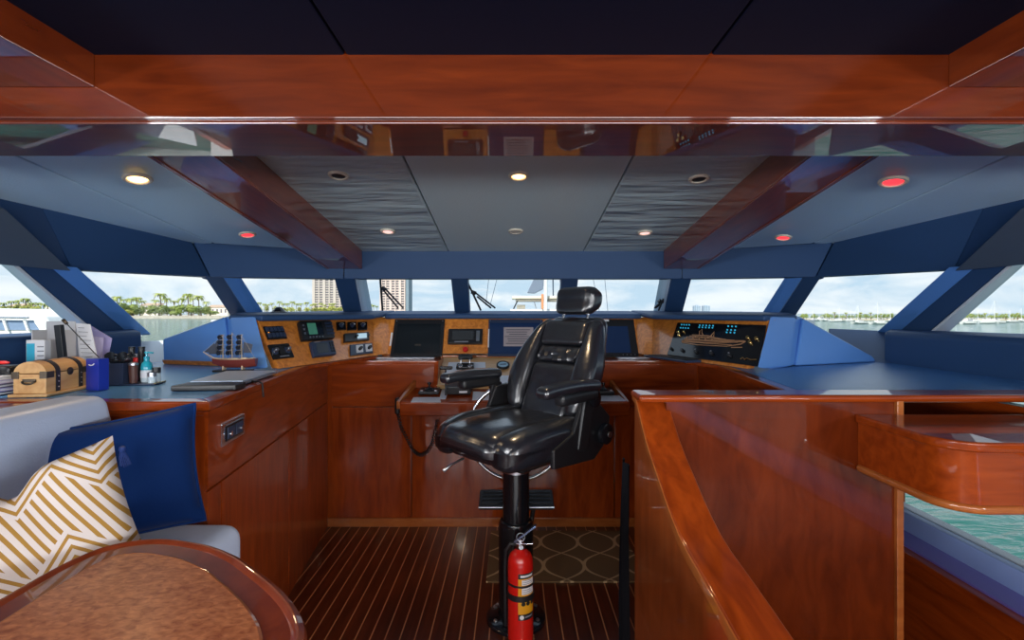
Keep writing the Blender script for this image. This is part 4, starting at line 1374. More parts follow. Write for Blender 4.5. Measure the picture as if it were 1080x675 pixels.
d = Dev('stop_button', 'round red stop button on the small burl panel', 'button', CFACE, (487, 366, 495, 373), 0.004, burl, 0.001)
d.knob('button_cap', 0, 0, 0.021, 0.004, 0.022, red_plastic)
d.part('caption', 0, -1.5, 0.9, 0.22, 0.0, 0.002, black_plastic)
# flat trays on the ledges
for x0, x1, lab in ((372, 459, 'flat steel tray on the ledge left of the recessed desk'), (650, 704, 'flat steel tray on the ledge right of the helm chair')):
    a, c = P(x0, 378, 3.60), P(x1, 378, 3.60)
    b = BM(); rbox(b, (c.x - a.x, 0.09, 0.012), 0.005, 3, 2, c=((a.x + c.x) / 2, 3.60, KT + 0.007)); t_ = obj('tray', b, steel)
    tag(t_, lab, 'tray')

# right alarm panel with the yacht drawing
d = Dev('alarm_panel', 'wide black alarm panel engraved with a copper yacht drawing', 'alarm panel', RFACE, (704, 342, 800, 380), 0.010, black_gloss, 0.003)
YL = [[(-0.72, -0.10), (-0.70, -0.22), (-0.30, -0.28), (0.35, -0.22), (0.62, -0.05), (0.70, 0.10)],
      [(-0.72, -0.10), (-0.2, -0.12), (0.3, -0.03), (0.70, 0.10)],
      [(-0.68, 0.02), (-0.2, 0.02), (0.25, 0.06), (0.66, 0.13), (0.70, 0.10)],
      [(-0.62, 0.12), (-0.1, 0.13), (0.22, 0.12), (0.48, 0.12)],
      [(-0.55, 0.20), (-0.05, 0.21), (0.10, 0.18), (0.30, 0.13)],
      [(-0.50, 0.27), (-0.10, 0.28), (0.05, 0.20)],
      [(-0.32, 0.28), (-0.34, 0.50), (-0.30, 0.62), (-0.27, 0.40), (-0.22, 0.28)],
      [(-0.05, 0.25), (0.01, 0.52), (0.02, 0.25)],
      [(-0.60, -0.02), (-0.62, 0.12)], [(-0.45, 0.02), (-0.45, 0.12)], [(-0.3, 0.02), (-0.3, 0.13)], [(-0.15, 0.02), (-0.15, 0.13)], [(0.0, 0.03), (0.0, 0.13)],
      [(-0.40, 0.13), (-0.40, 0.20)], [(-0.25, 0.13), (-0.25, 0.21)], [(-0.1, 0.13), (-0.1, 0.2)],
      [(-0.66, -0.05), (0.55, 0.03)], [(-0.70, -0.17), (0.45, -0.13)], [(0.45, -0.26), (0.66, -0.2)]]
d.line('yacht_drawing', YL, 0.0032, 0.0115, gold_line)
d.line('script_mark', [[(0.68, -0.78), (0.72, -0.70), (0.76, -0.78), (0.80, -0.70), (0.86, -0.76), (0.97, -0.72)]], 0.005, 0.0115, brass)
for xs, zs in (((-0.86, -0.79, -0.72, -0.65), (0.86, 0.66)), ((-0.38, -0.30, -0.22, -0.14, -0.06), (0.86, 0.74)), ((0.28, 0.36, 0.44), (0.86, 0.66, 0.52))):
    for x in xs:
        for z in zs:
            d.knob('led', x, z, 0.0062, 0.010, 0.004, led_blue, n=10)
for x, z in ((-0.88, 0.40), (-0.74, 0.42), (-0.82, 0.18), (0.74, 0.28), (0.90, 0.26), (0.80, 0.05)):
    d.knob('brass_knob', x, z, 0.014, 0.010, 0.014, brass)
for x in (-0.62, -0.28, 0.08, 0.46):
    d.knob('rotary_switch', x, -0.68, 0.013, 0.010, 0.016, black_plastic)
    d.part('switch_mark', x, -0.60, 0.016, 0.03, 0.026, 0.001, ink)
d.knob('rotary_switch', -0.92, -0.66, 0.012, 0.010, 0.016, black_plastic)
k0 = Vector((1.05, 3.28, CT))
M = frame((1.075, 3.215, CT + 0.012), RFACE[2], (0, 0, 1))
kb = thing('keyboard', 'slim dark keyboard lying along the foot of the alarm panel', 'keyboard', (1.10, 3.22, CT + 0.001))
b = BM(); rbox(b, (0.42, 0.12, 0.016), 0.006, 3, 2, c=(-0.02, -0.03, -0.001)); b.transform(M); kbo = obj('tray', b, dark_navy_plastic, kb, world=True)
for j in range(4):
    b = BM()
    box(b, (-0.02, -0.068 + 0.026 * j, 0.009), (0.39, 0.020, 0.006), 0.002); b.transform(M); obj('key_row', b, black_plastic, kb, world=True)

# ================================================================== ON THE HELM SHELF
def onshelf(px, py):
    return hit(px, py, SO, SN)


SM = frame((0, 0, 0), (1, 0, 0), Vector((0, 0.28, 0.05)).cross(Vector((-1, 0, 0))))


def shelf_M(px, py):
    m_ = Matrix(((1, 0, 0), (0, 0.984, -0.176), (0, 0.176, 0.984))).to_4x4()
    m_.translation = onshelf(px, py) + SN * 0.0065
    return m_


for px, py, lab in ((453, 415, 'square black joystick box at the left end of the helm shelf'), (636, 415, 'square black joystick box at the right end of the helm shelf')):
    M = shelf_M(px, py)
    t = thing('joystick_box', lab, 'control', M.translation)
    b = BM(); rbox(b, (0.135, 0.10, 0.022), 0.006, 3, 2, c=(0, 0, 0.011)); b.transform(M); obj('housing', b, black_plastic, t, world=True)
    b = BM(); lathe(b, [(0.032, 0), (0.032, 0.006), (0.02, 0.012), (0.007, 0.016), (0.007, 0.034), (0.013, 0.038), (0.012, 0.05), (0, 0.052)], (0, 0, 0.022), 20); b.transform(M); obj('joystick', b, black_gloss, t, world=True)
    for k in (-1, 1):
        b = BM(); box(b, (0.048 * k, -0.03, 0.024), (0.02, 0.014, 0.006), 0.002); b.transform(M); obj('button', b, steel, t, world=True)
M = shelf_M(484, 415)
t = thing('throttle_lever', 'black throttle box with a thin lever and flat T handle', 'throttle', M.translation)
b = BM(); rbox(b, (0.165, 0.10, 0.06), 0.008, 3, 2, c=(0.0, 0.0, 0.03)); b.transform(M); obj('housing', b, black_plastic, t, world=True)
b = BM(); box(b, (0.035, -0.051, 0.022), (0.055, 0.003, 0.014), 0.001); b.transform(M); obj('caption_plate', b, white_paper, t, world=True)
pt = P(470, 388, 3.28); pbm = P(470, 417, 3.24)
b = BM(); tube(b, [pbm, pt], 0.006, 8); lv = obj('lever', b, black_plastic, t, world=True)
b = BM(); rbox(b, (0.085, 0.03, 0.022), 0.008, 3, 3, c=(pt.x + 0.004, pt.y, pt.z)); obj('lever_handle', b, black_gloss, lv, world=True)
cM = frame(hit(491, 388, DO, DN) + DN * 0.004, (1, 0, 0), DN.cross(Vector((1, 0, 0))))
t = thing('engine_control', 'twin engine control with a flat black handle on a white plate', 'throttle', cM.translation)
b = BM(); rbox(b, (0.13, 0.03, 0.06), 0.012, 3, 3, c=(0, -0.019, -0.015)); b.transform(cM); obj('housing', b, black_gloss, t, world=True)
for k in (-1, 1):
    b = BM(); tube(b, [(0.035 * k, -0.02, 0.0), (0.03 * k, -0.06, 0.03)], 0.006, 8); b.transform(cM); obj('lever', b, steel, t, world=True)
    b = BM(); lathe(b, [(0, 0), (0.018, 0), (0.02, 0.006), (0.015, 0.012), (0, 0.012)], (0.035 * k, -0.027, -0.025), 16, M=Matrix.Rotation(PI / 2, 4, 'X')); b.transform(cM); obj('dial', b, chrome, t, world=True)
b = BM(); rbox(b, (0.105, 0.03, 0.028), 0.008, 3, 3, c=(0, -0.065, 0.035)); b.transform(cM); obj('handle', b, black_plastic, t, world=True)
cM = frame(hit(530.5, 386.5, DO, DN) + DN * 0.006, (1, 0, 0), DN.cross(Vector((1, 0, 0))))
t = thing('rudder_indicator', 'round black-rimmed rudder indicator on the pale desk panel', 'gauge', cM.translation)
b = BM(); lathe(b, [(0.0, 0.0), (0.048, 0.0), (0.048, 0.012), (0.040, 0.016), (0.038, 0.010), (0, 0.010)], (0, 0, 0), 30, M=Matrix.Rotation(PI / 2, 4, 'X')); b.transform(cM); obj('rim', b, black_plastic, t, world=True)
b = BM(); lathe(b, [(0.0, 0.0), (0.037, 0.0), (0.037, 0.0115), (0, 0.0115)], (0, 0, 0), 30, M=Matrix.Rotation(PI / 2, 4, 'X')); b.transform(cM); obj('dial_face', b, mat('pale_blue_dial', (0.25, 0.42, 0.55), 0.3), t, world=True)
b = BM(); tube(b, [(-0.02, -0.013, 0), (0.022, -0.013, 0.004)], 0.003, 6); b.transform(cM); obj('needle', b, black_plastic, t, world=True)
# vhf handset on its hook with a coiled cord
hp = P(419.5, 428, 3.40)
t = thing('handset', 'black radio handset with a coiled cord hanging at the left end of the helm shelf', 'handset', hp + V(0, 0, -0.06))
b = BM(); rbox(b, (0.036, 0.05, 0.115), 0.015, 4, 4, c=hp); obj('handset_body', b, black_plastic, t, world=True)
b = BM(); box(b, (hp.x + 0.0, hp.y + 0.042, hp.z), (0.02, 0.038, 0.03), 0.004); obj('hook', b, black_plastic, t, world=True)
ctrl = [P(x, y, 3.40) for x, y in ((420, 437), (423, 450), (430, 464), (436, 475), (443, 480), (450, 477), (456, 467), (459, 455), (461, 443))]
path = []
for i in range(len(ctrl) - 1):
    p0, p1, p2, p3 = ctrl[max(i - 1, 0)], ctrl[i], ctrl[i + 1], ctrl[min(i + 2, len(ctrl) - 1)]
    for j in range(40):
        tt = j / 40
        path.append(0.5 * (2 * p1 + (p2 - p0) * tt + (2 * p0 - 5 * p1 + 4 * p2 - p3) * tt * tt + (3 * p1 - p0 - 3 * p2 + p3) * tt ** 3))
coil = []
for i, p in enumerate(path):
    tn_ = (path[min(i + 1, len(path) - 1)] - path[max(i - 1, 0)]).normalized()
    sd = Vector((0, 1, 0)); up_ = sd.cross(tn_).normalized()
    a = i * 0.85
    coil.append(p + sd * 0.010 * math.cos(a) + up_ * 0.010 * math.sin(a))
b = BM(); tube(b, coil, 0.0036, 5); obj('coiled_cord', b, black_plastic, t, world=True)

# ================================================================== HEADLINER LIGHTS AND SPEAKERS
def ceil_fit(px, py, kind, lab, r=0.048, outer=False):
    if outer:
        s = -1 if px < CX else 1
        o = Vector((s * 1.34, 1.70, zc(1.70))); n_ = (Vector((s * 1.34, 3.60, zc(3.60))) - o).cross(Vector((s * 1.93, 1.70, 2.135)) - o).normalized()
    else:
        o = Vector((0, 3.61, zc(3.61))); n_ = Vector((0, 0.148, 1)).normalized()
    if n_.z > 0:
        n_ = -n_
    c = hit(px, py, o, n_)
    q = Vector((0, 0, 1)).rotation_difference(n_).to_matrix().to_4x4()
    M_ = Matrix.Translation(c) @ q
    sp = kind == 'speaker'
    t_ = thing('ceiling_speaker' if sp else 'ceiling_light', lab, 'speaker' if sp else 'ceiling light', c, 0)
    b_ = BM(); lathe(b_, [(r * 0.66, 0.0), (r * 0.66, 0.004), (r * 0.74, 0.010), (r * 0.92, 0.009), (r, 0.003), (r, 0.0)], (0, 0, 0), 36); b_.transform(M_); obj('ring', b_, MATS['pale_ring'] if 'pale_ring' in MATS else mat('pale_ring', (0.62, 0.58, 0.48), 0.35), t_, world=True)
    m_ = {'speaker': black_plastic, 'warm': lamp_warm, 'red': lamp_red, 'pink': lamp_pink, 'off': lamp_off}[kind]
    b_ = BM(); lathe(b_, [(r * 0.68, 0.001), (r * 0.62, 0.006), (r * 0.35, 0.0085), (0.0, 0.009)], (0, 0, 0), 28); b_.transform(M_); obj('grille' if sp else 'lens', b_, m_, t_, world=True)
    if kind == 'warm':
        l_ = bpy.data.lights.new('ceiling_lamp', 'SPOT'); l_.energy = 9; l_.spot_size = 1.9; l_.spot_blend = 0.7; l_.color = (1, 0.72, 0.42); l_.shadow_soft_size = 0.03
        o_ = bpy.data.objects.new('ceiling_lamp', l_); COL.objects.link(o_); o_.location = c + n_ * 0.03; o_.rotation_euler = (-n_).to_track_quat('Z', 'Y').to_euler()


ceil_fit(145, 188, 'warm', 'glowing warm ceiling light in the left blue headliner', 0.058, True)
ceil_fit(261, 247, 'red', 'small red ceiling light left of the left beam', 0.050, True)
ceil_fit(357, 184.5, 'speaker', 'round dark ceiling speaker in the left grey panel')
ceil_fit(409, 243.5, 'pink', 'small pinkish ceiling light at the front of the left grey panel')
ceil_fit(547, 185, 'warm', 'glowing warm ceiling light in the middle grey panel')
ceil_fit(544, 243.5, 'off', 'unlit ceiling light at the front of the middle grey panel')
ceil_fit(680, 245, 'pink', 'small pinkish ceiling light at the front of the right grey panel')
ceil_fit(737, 188, 'speaker', 'round dark ceiling speaker in the right grey panel')
ceil_fit(826, 250, 'red', 'small red ceiling light just right of the right beam', 0.050, True)
ceil_fit(942, 191, 'red', 'large red ceiling light in the right blue headliner', 0.058, True)

# compass dome on the padded cap
cp = P(294, 330, 3.72); cz = 1.503
t = thing('compass', 'small black dome on the padded dash cap below the window', 'compass', (cp.x, cp.y, cz))
b = BM(); lathe(b, [(0.045, 0), (0.048, 0.008), (0.042, 0.014), (0.03, 0.032), (0.014, 0.042), (0, 0.044)], (cp.x, cp.y, cz), 24); obj('dome', b, black_gloss, t, world=True)
b = BM(); lathe(b, [(0.058, 0), (0.058, 0.005), (0.045, 0.008)], (cp.x, cp.y, cz), 24); obj('base_ring', b, black_plastic, t, world=True)
# ================================================================== THINGS ON THE LEFT COUNTER
Z0 = CT + 0.0012

# ---- wooden chest
chx, chy = -1.785, 1.925
A = Vector((-1.715, 1.815)); Bq = Vector((-1.745, 2.035))
uy = (Bq - A).normalized()
rz = math.atan2(uy.y, uy.x) - PI / 2
c_ = (A + Bq) / 2 + Vector((-uy.y, uy.x)) * 0.058
t = thing('treasure_chest', 'pale wooden chest with a rounded lid, black straps and dark metal corners', 'chest', (c_.x, c_.y, Z0), rz)
CW, CL, CH = 0.054, 0.110, 0.072
b = BM(); box(b, (0, 0, 0.006), (2 * CW + 0.022, 2 * CL + 0.022, 0.012), 0.003); obj('plinth', b, pine, t)
b = BM(); box(b, (0, 0, 0.012 + CH / 2), (2 * CW, 2 * CL, CH), 0.003); obj('body', b, pine, t)


def arch(hw, z0, rise, n=14):
    return [(hw * math.cos(PI * k / n), z0 + rise * math.sin(PI * k / n)) for k in range(n + 1)]


b = BM(); slab(b, [(x, -CL, z) for x, z in arch(CW, 0.086, 0.044)], (0, 2 * CL, 0), 0.002); obj('lid', b, pine, t)
for y in (-0.055, 0.062):
    prof = [(CW + 0.003, 0.014)] + arch(CW + 0.003, 0.086, 0.047) + [(-CW - 0.003, 0.014)]
    b = bmesh.new()
    r1 = [b.verts.new((x, y - 0.010, z)) for x, z in prof]; r2 = [b.verts.new((x, y + 0.010, z)) for x, z in prof]
    for i in range(len(prof) - 1):
        b.faces.new((r1[i], r1[i + 1], r2[i + 1], r2[i]))
    bmesh.ops.recalc_face_normals(b, faces=b.faces)
    bmesh.ops.solidify(b, geom=list(b.faces), thickness=0.003)
    stp = obj('strap', b, strap_black, t)
    for z in (0.03, 0.05, 0.07):
        b = BM(); lathe(b, [(0.0028, 0), (0.002, 0.002), (0, 0.0025)], (CW + 0.0035, y, z), 8, M=Matrix.Rotation(PI / 2, 4, 'Y')); obj('stud', b, steel, stp)
for y, s in ((-CL, -1), (CL, 1)):
    for sx_ in (-1, 1):
        b = BM(); box(b, (sx_ * (CW - 0.008), y + s * 0.0015, 0.080), (0.024, 0.004, 0.026), 0.001); box(b, (sx_ * (CW + 0.0015), y - s * 0.016, 0.080), (0.004, 0.036, 0.024), 0.001)
        obj('corner_bracket', b, bronze_dark, t)
b = BM(); tube(b, [(0.020 * math.cos(a), -CL - 0.006 - 0.004 * math.sin(a), 0.058 - 0.010 * math.sin(a)) for a in (PI * k / 10 for k in range(11))], 0.0035, 8); box(b, (0.0, -CL - 0.002, 0.060), (0.044, 0.004, 0.012), 0.001); obj('handle', b, bronze_dark, t)
b = BM(); lathe(b, [(0.015, 0), (0.015, 0.003), (0.006, 0.006), (0, 0.007)], (CW, 0.006, 0.082), 18, M=Matrix.Rotation(PI / 2, 4, 'Y')); obj('lock', b, bronze_dark, t)

# ---- royal blue card box
t = thing('card_box', 'glossy royal blue card box standing beside the wooden chest', 'box', (-1.672, 1.965, Z0), -0.30)
b = BM(); box(b, (0, 0.015, 0.062), (0.072, 0.04, 0.124), 0.003); obj('carton', b, box_blue, t)
b = BM(); box(b, (0, 0.015, 0.1245), (0.070, 0.038, 0.003), 0.001); obj('flap', b, box_blue, t)
b = BM(); tube(b, [(-0.005 + 0.016 * math.cos(a), -0.0055, 0.108 + 0.008 * math.sin(a)) for a in (-2.4 + 0.22 * k for k in range(12))], 0.0022, 6); obj('printed_swirl', b, white_paper, t)

# ---- document rack with brochures, sheets and an envelope
t = thing('brochure_rack', 'pale grey upright brochure rack behind the chest', 'rack', (-2.12, 2.27, Z0), 0.12)
b = BM(); box(b, (0, 0.05, 0.135), (0.125, 0.006, 0.27), 0.002); obj('back_plate', b, mat('pale_grey_acrylic', (0.52, 0.53, 0.56), 0.3), t)
for s in (-1, 1):
    b = BM(); box(b, (s * 0.0605, 0.01, 0.115), (0.005, 0.085, 0.23), 0.001); obj('side_plate', b, MATS['pale_grey_acrylic'], t)
b = BM(); box(b, (0, 0.0, 0.004), (0.125, 0.10, 0.006), 0.001); obj('base', b, MATS['pale_grey_acrylic'], t)
ph = tag(empty('medicine_box', (-2.12, 2.215, Z0 + 0.008)), 'small white and cyan carton standing in the brochure rack', 'carton')
ph.rotation_euler = (0, 0, 0.12)
b = BM(); box(b, (-0.01, 0.0, 0.09), (0.075, 0.035, 0.18), 0.002); obj('carton', b, white_paper, ph)
b = BM(); box(b, (-0.028, -0.0185, 0.10), (0.032, 0.002, 0.13), 0.0005); obj('cyan_panel', b, cyan_print, ph)
for k in range(6):
    b = BM(); box(b, (0.012, -0.0185, 0.05 + 0.02 * k), (0.026, 0.0015, 0.005)); obj('text_line', b, ink, ph)
b = BM(); bar(b, (-2.012, 2.215, Z0 + 0.004), (-2.04, 2.215, 0.255 + Z0), 0.030, 0.022, up=(0, 1, 0), bev=0.003)
tag(obj('phone_case', b, black_plastic), 'dark slim case leaning at the right side of the brochure rack', 'case')
# leaning printed sheets
def sheet(name, lab, cat, px, d, m, th=0.003, lines=0, text_m=None, tilt=0.0):
    pts = [P(x, y, d + tilt * (380 - y) / 60) for x, y in px]
    b_ = BM(); slab(b_, pts, (0, th, 0), 0.0)
    o_ = obj(name, b_, m); tag(o_, lab, cat)
    org = o_.location.copy()
    if lines:
        b_ = BM()
        for k in range(lines):
            f_ = (k + 1.0) / (lines + 1)
            l = pts[0].lerp(pts[3], f_); r = pts[1].lerp(pts[2], f_)
            a_, c2 = l.lerp(r, 0.14), l.lerp(r, 0.55 if k == 0 else 0.86 - 0.12 * (k % 3))
            bar(b_, a_ + V(0, -0.001, 0), c2 + V(0, -0.001, 0), 0.002, 0.0025, up=(0, 0, 1))
        b_.transform(Matrix.Translation(-org))
        obj('printed_lines', b_, text_m or ink, o_)
    return o_


sheet('paper_sheet', 'blank white sheet leaning behind the printed sheet', 'paper', [(70, 340), (84, 341), (95, 397), (80, 397)], 2.40, white_paper)
sheet('paper_sheet', 'white sheet printed with lines of text, leaning beside the brochure rack', 'paper', [(80, 341), (95, 342), (107, 398), (86, 398)], 2.33, white_paper, lines=12)
sheet('envelope', 'lilac envelope standing right of the printed sheet', 'envelope', [(95, 343), (118, 357), (110, 396), (104, 396)], 2.42, lilac_paper)
sheet('envelope', 'pale lilac smaller envelope tucked in front of the lilac one', 'envelope', [(97, 355), (109, 356), (106, 397), (103, 397)], 2.39, mat('pale_lilac_paper', (0.58, 0.52, 0.74), 0.7))
b = BM(); bar(b, P(96, 402, 2.20), P(96, 390, 2.20), 0.10, 0.05, up=(0, 1, 0), bev=0.002)
tag(obj('letter_stand', b, dark_navy_plastic), 'dark block holding up the sheets and envelopes behind the blue box', 'stand')
# thin antenna rod
t = thing('antenna_rod', 'thin black rod with a knob end leaning over the papers', 'rod', P(106, 378, 2.18))
b = BM(); tube(b, [P(107, 380, 2.17), P(69, 340, 2.22)], 0.0022, 6); obj('rod', b, black_plastic, t, world=True)
b = BM(); tube(b, [P(70.5, 341.5, 2.22), P(66.5, 337.3, 2.22)], [0.007, 0.008], 10); obj('knob_end', b, bronze_dark, t, world=True)

# ---- desk organiser with its things
og = thing('desk_organiser', 'dark open desk organiser holding sunglasses beside the soap bottle', 'organiser', (-1.62, 2.13, Z0), 0.10)
b = BM()
box(b, (0.045, 0.0, 0.004), (0.28, 0.11, 0.007), 0.002); obj('tray', b, dark_navy_plastic, og)
b = BM()
for sx_ in (-1, 1):
    box(b, (-0.045 + sx_ * 0.051, 0.0, 0.055), (0.004, 0.10, 0.10), 0.001)
box(b, (-0.045, -0.05, 0.055), (0.102, 0.004, 0.10), 0.001); box(b, (-0.045, 0.05, 0.055), (0.102, 0.004, 0.10), 0.001)
obj('bin', b, dark_navy_plastic, og)
b = BM(); box(b, (0.185, 0.0, 0.009), (0.006, 0.11, 0.004), 0.001); obj('front_lip', b, brass, og)


def ogp(x, y, z):
    return og.location + Matrix.Rotation(0.10, 3, 'Z') @ Vector((x, y, z))


sg = thing('sunglasses', 'folded black sunglasses lying on the desk organiser', 'sunglasses', ogp(-0.045, 0, 0.106), 0.10)
for k in (-1, 1):
    b = BM(); lathe(b, [(0, -0.003), (0.026, -0.003), (0.029, 0.0), (0.026, 0.004), (0, 0.005)], (0.034 * k, -0.03, 0.031), 20, M=Matrix.Rotation(PI / 2 - 0.5, 4, 'X') @ Matrix.Diagonal((1.05, 0.85, 1, 1))); obj('lens', b, black_gloss, sg)
    b = BM(); tube(b, [(0.062 * k, -0.03, 0.036), (0.064 * k, 0.0, 0.046), (0.05 * k, 0.035, 0.034), (0.02 * k, 0.05, 0.020)], 0.004, 8); obj('temple', b, black_plastic, sg)
b = BM(); tube(b, [(-0.012, -0.032, 0.036), (0, -0.034, 0.042), (0.012, -0.032, 0.036)], 0.004, 8); obj('bridge', b, black_plastic, sg)
b = BM(); rbox(b, (0.09, 0.07, 0.026), 0.012, 4, 3, c=ogp(-0.045, 0.002, 0.118)); tag(obj('glasses_pouch', b, black_leather), 'soft black pouch under the sunglasses', 'pouch')
t = thing('binoculars', 'small black binoculars standing behind the organiser', 'binoculars', ogp(-0.01, 0.10, 0.0))
for k in (-1, 1):
    b = BM(); lathe(b, [(0.024, 0), (0.026, 0.03), (0.026, 0.09), (0.02, 0.115), (0.017, 0.165), (0.019, 0.175), (0, 0.175)], ogp(-0.01 + 0.028 * k, 0.10, 0.0), 20); obj('barrel', b, black_plastic, t, world=True)
b = BM(); box(b, ogp(-0.01, 0.10, 0.10), (0.03, 0.02, 0.05), 0.004); obj('bridge', b, black_plastic, t, world=True)
t = thing('lighter', 'red cigarette lighter standing beside the organiser bin', 'lighter', ogp(0.028, 0.03, 0.012))
b = BM(); rbox(b, (0.026, 0.016, 0.115), 0.007, 3, 3, c=ogp(0.026, 0.03, 0.0695)); obj('lighter_body', b, red_plastic, t, world=True)
b = BM(); box(b, ogp(0.026, 0.03, 0.136), (0.02, 0.012, 0.018), 0.002); obj('lighter_cap', b, steel, t, world=True)
t = thing('tumbler', 'brown tumbler between the organiser and the soap bottle', 'cup', ogp(0.048, -0.022, 0.008))
b = BM(); lathe(b, [(0.0, 0.0), (0.020, 0.0), (0.025, 0.085), (0.023, 0.085), (0.019, 0.004), (0, 0.004)], ogp(0.046, -0.022, 0.009), 24); obj('cup_wall', b, cup_brown, t, world=True)
b = BM(); lathe(b, [(0.026, 0.0), (0.026, 0.008), (0.010, 0.014), (0, 0.014)], ogp(0.046, -0.022, 0.0945), 24); obj('lid', b, steel, t, world=True)
t = thing('soap_dispenser', 'pump bottle of teal liquid soap on the organiser tray', 'soap bottle', ogp(0.100, 0.012, 0.008))
b = BM(); lathe(b, [(0.0, 0.0), (0.026, 0.0), (0.030, 0.008), (0.030, 0.07), (0.026, 0.088), (0.014, 0.100), (0.013, 0.108), (0, 0.108)], ogp(0.100, 0.012, 0.009), 26); obj('bottle', b, clear_plastic, t, world=True)
b = BM(); lathe(b, [(0.0306, 0.060), (0.0310, 0.072), (0.0266, 0.0895), (0.0146, 0.101), (0.0136, 0.108)], ogp(0.100, 0.012, 0.009), 26); obj('soap_fill', b, soap_teal, t, world=True)
b = BM(); lathe(b, [(0.0312, 0.022), (0.0312, 0.055)], ogp(0.100, 0.012, 0.009), 20, -2.6, -0.3); obj('label', b, white_paper, t, world=True)
b = BM(); lathe(b, [(0.015, 0.108), (0.015, 0.122), (0.006, 0.124), (0.005, 0.138), (0.011, 0.139), (0.011, 0.148), (0, 0.148)], ogp(0.100, 0.012, 0.009), 20); bar(b, ogp(0.100, 0.012, 0.153), ogp(0.142, 0.004, 0.150), 0.010, 0.007, bev=0.002); obj('pump', b, soap_teal, t, world=True)
for x, y, lab, m_ in ((0.150, 0.022, 'small dark-lidded jar nearest the soap bottle', clear_plastic), (0.155, -0.030, 'small clear jar at the corner of the organiser tray', clear_plastic)):
    t = thing('jar', lab, 'jar', ogp(x, y, 0.008))
    h_ = 0.05 if y < 0 else 0.07
    b = BM(); lathe(b, [(0, 0), (0.021, 0), (0.022, h_ * 0.55), (0.019, h_ * 0.62), (0, h_ * 0.62)], ogp(x, y, 0.0085), 20); obj('jar_body', b, m_, t, world=True)
    b = BM(); lathe(b, [(0.0225, h_ * 0.62), (0.0225, h_), (0, h_)], ogp(x, y, 0.0085), 20); obj('lid', b, black_plastic if y > 0 else steel, t, world=True)

# the organiser group is small: bring it to its real size about its left corner
og_base = og.location.copy()
for o_ in list(bpy.data.objects):
    if o_.parent is None and o_.name.split('.')[0] in ('desk_organiser', 'sunglasses', 'glasses_pouch', 'binoculars', 'lighter', 'tumbler', 'soap_dispenser', 'jar'):
        r_ = o_.location - og_base
        o_.location = og_base + Vector((r_.x * 0.72 - 0.045, r_.y * 0.72, r_.z * 0.9))
        o_.scale = (0.72, 0.72, 0.9)

# ---- binders, phone and red pen at the far left
for k, (m_, lab) in enumerate(((mat('navy_binder', (0.015, 0.03, 0.10), 0.5), 'navy binder at the bottom of the stack left of the chest'), (lilac_paper, 'lilac folder, second from the bottom of the stack left of the chest'),
                               (mat('slate_folder', (0.10, 0.11, 0.20), 0.6), 'slate folder in the middle of the stack left of the chest'), (MATS['pale_lilac_paper'], 'pale lilac folder near the top of the stack left of the chest'), (white_paper, 'white pad on top of the stack left of the chest'))):
    t = thing('folder', lab, 'folder', (-2.05, 1.93, Z0 + 0.0145 * k), 0.04 * (k % 3 - 1))
    b = BM(); box(b, (0, 0, 0.002), (0.29, 0.22, 0.0035), 0.001); box(b, (0, 0, 0.012), (0.29, 0.22, 0.0035), 0.001); box(b, (-0.143, 0, 0.007), (0.004, 0.22, 0.012), 0.001); obj('cover', b, m_, t)
    b = BM(); box(b, (0.002, 0, 0.007), (0.276, 0.21, 0.0065)); obj('pages', b, white_paper, t)
zt = Z0 + 0.0145 * 5
t = thing('handheld_radio', 'black handheld radio lying on the stack of folders', 'radio', (-2.0, 1.90, zt))
b = BM(); rbox(b, (0.19, 0.07, 0.034), 0.012, 4, 3, c=(-2.0, 1.90, zt + 0.018)); obj('body', b, black_plastic, t, world=True)
b = BM(); rbox(b, (0.06, 0.05, 0.006), 0.002, 2, 2, c=(-2.02, 1.90, zt + 0.037)); obj('key_pad', b, dark_navy_plastic, t, world=True)
b = BM(); rbox(b, (0.20, 0.10, 0.010), 0.004, 3, 2, c=(-2.02, 1.99, zt + 0.006)); tag(obj('note_pad', b, white_paper), 'white note pad behind the handheld radio', 'note pad')
b = BM(); tube(b, [(-2.07, 1.885, zt + 0.047), (-1.94, 1.885, zt + 0.046), (-1.925, 1.885, zt + 0.046)], [0.007, 0.007, 0.003], 10); tag(obj('red_marker', b, red_plastic), 'red marker pen lying on the handheld radio', 'pen')

# ---- closed laptop and black tablet
u0, u1 = onz(182, 409, CT), onz(245, 408, CT)
b = BM(); slab(b, [Vector((-1.345, 1.935, Z0)), Vector((-1.105, 1.965, Z0)), Vector((-1.115, 2.06, Z0)), Vector((-1.345, 2.04, Z0))], (0, 0, 0.022), 0.005, 2)
tag(obj('tablet', b, black_plastic), 'thin black tablet at the near edge of the left counter', 'tablet')
t = thing('laptop', 'closed pale grey laptop lying behind the black tablet on the left counter', 'laptop', (-1.30, 2.25, Z0))
q = [Vector((-1.36, 2.075, Z0 + 0.004)), Vector((-1.145, 2.09, Z0 + 0.004)), Vector((-1.185, 2.47, Z0 + 0.004)), Vector((-1.42, 2.44, Z0 + 0.004))]
grey_l = mat('pale_blue_aluminium', (0.42, 0.52, 0.66), 0.35, metal=0.3)
b = BM(); slab(b, q, (0, 0, 0.009), 0.003); obj('base', b, steel, t, world=True)
b = BM(); slab(b, [p + V(0, 0, 0.010) for p in q], (0, 0, 0.008), 0.003); obj('lid', b, grey_l, t, world=True)
for k in (0.1, 0.9):
    p_ = q[3].lerp(q[2], k); b = BM(); lathe(b, [(0.008, -0.004), (0.008, 0.0)], (p_.x, p_.y - 0.02, p_.z), 10); obj('foot', b, black_plastic, t, world=True)
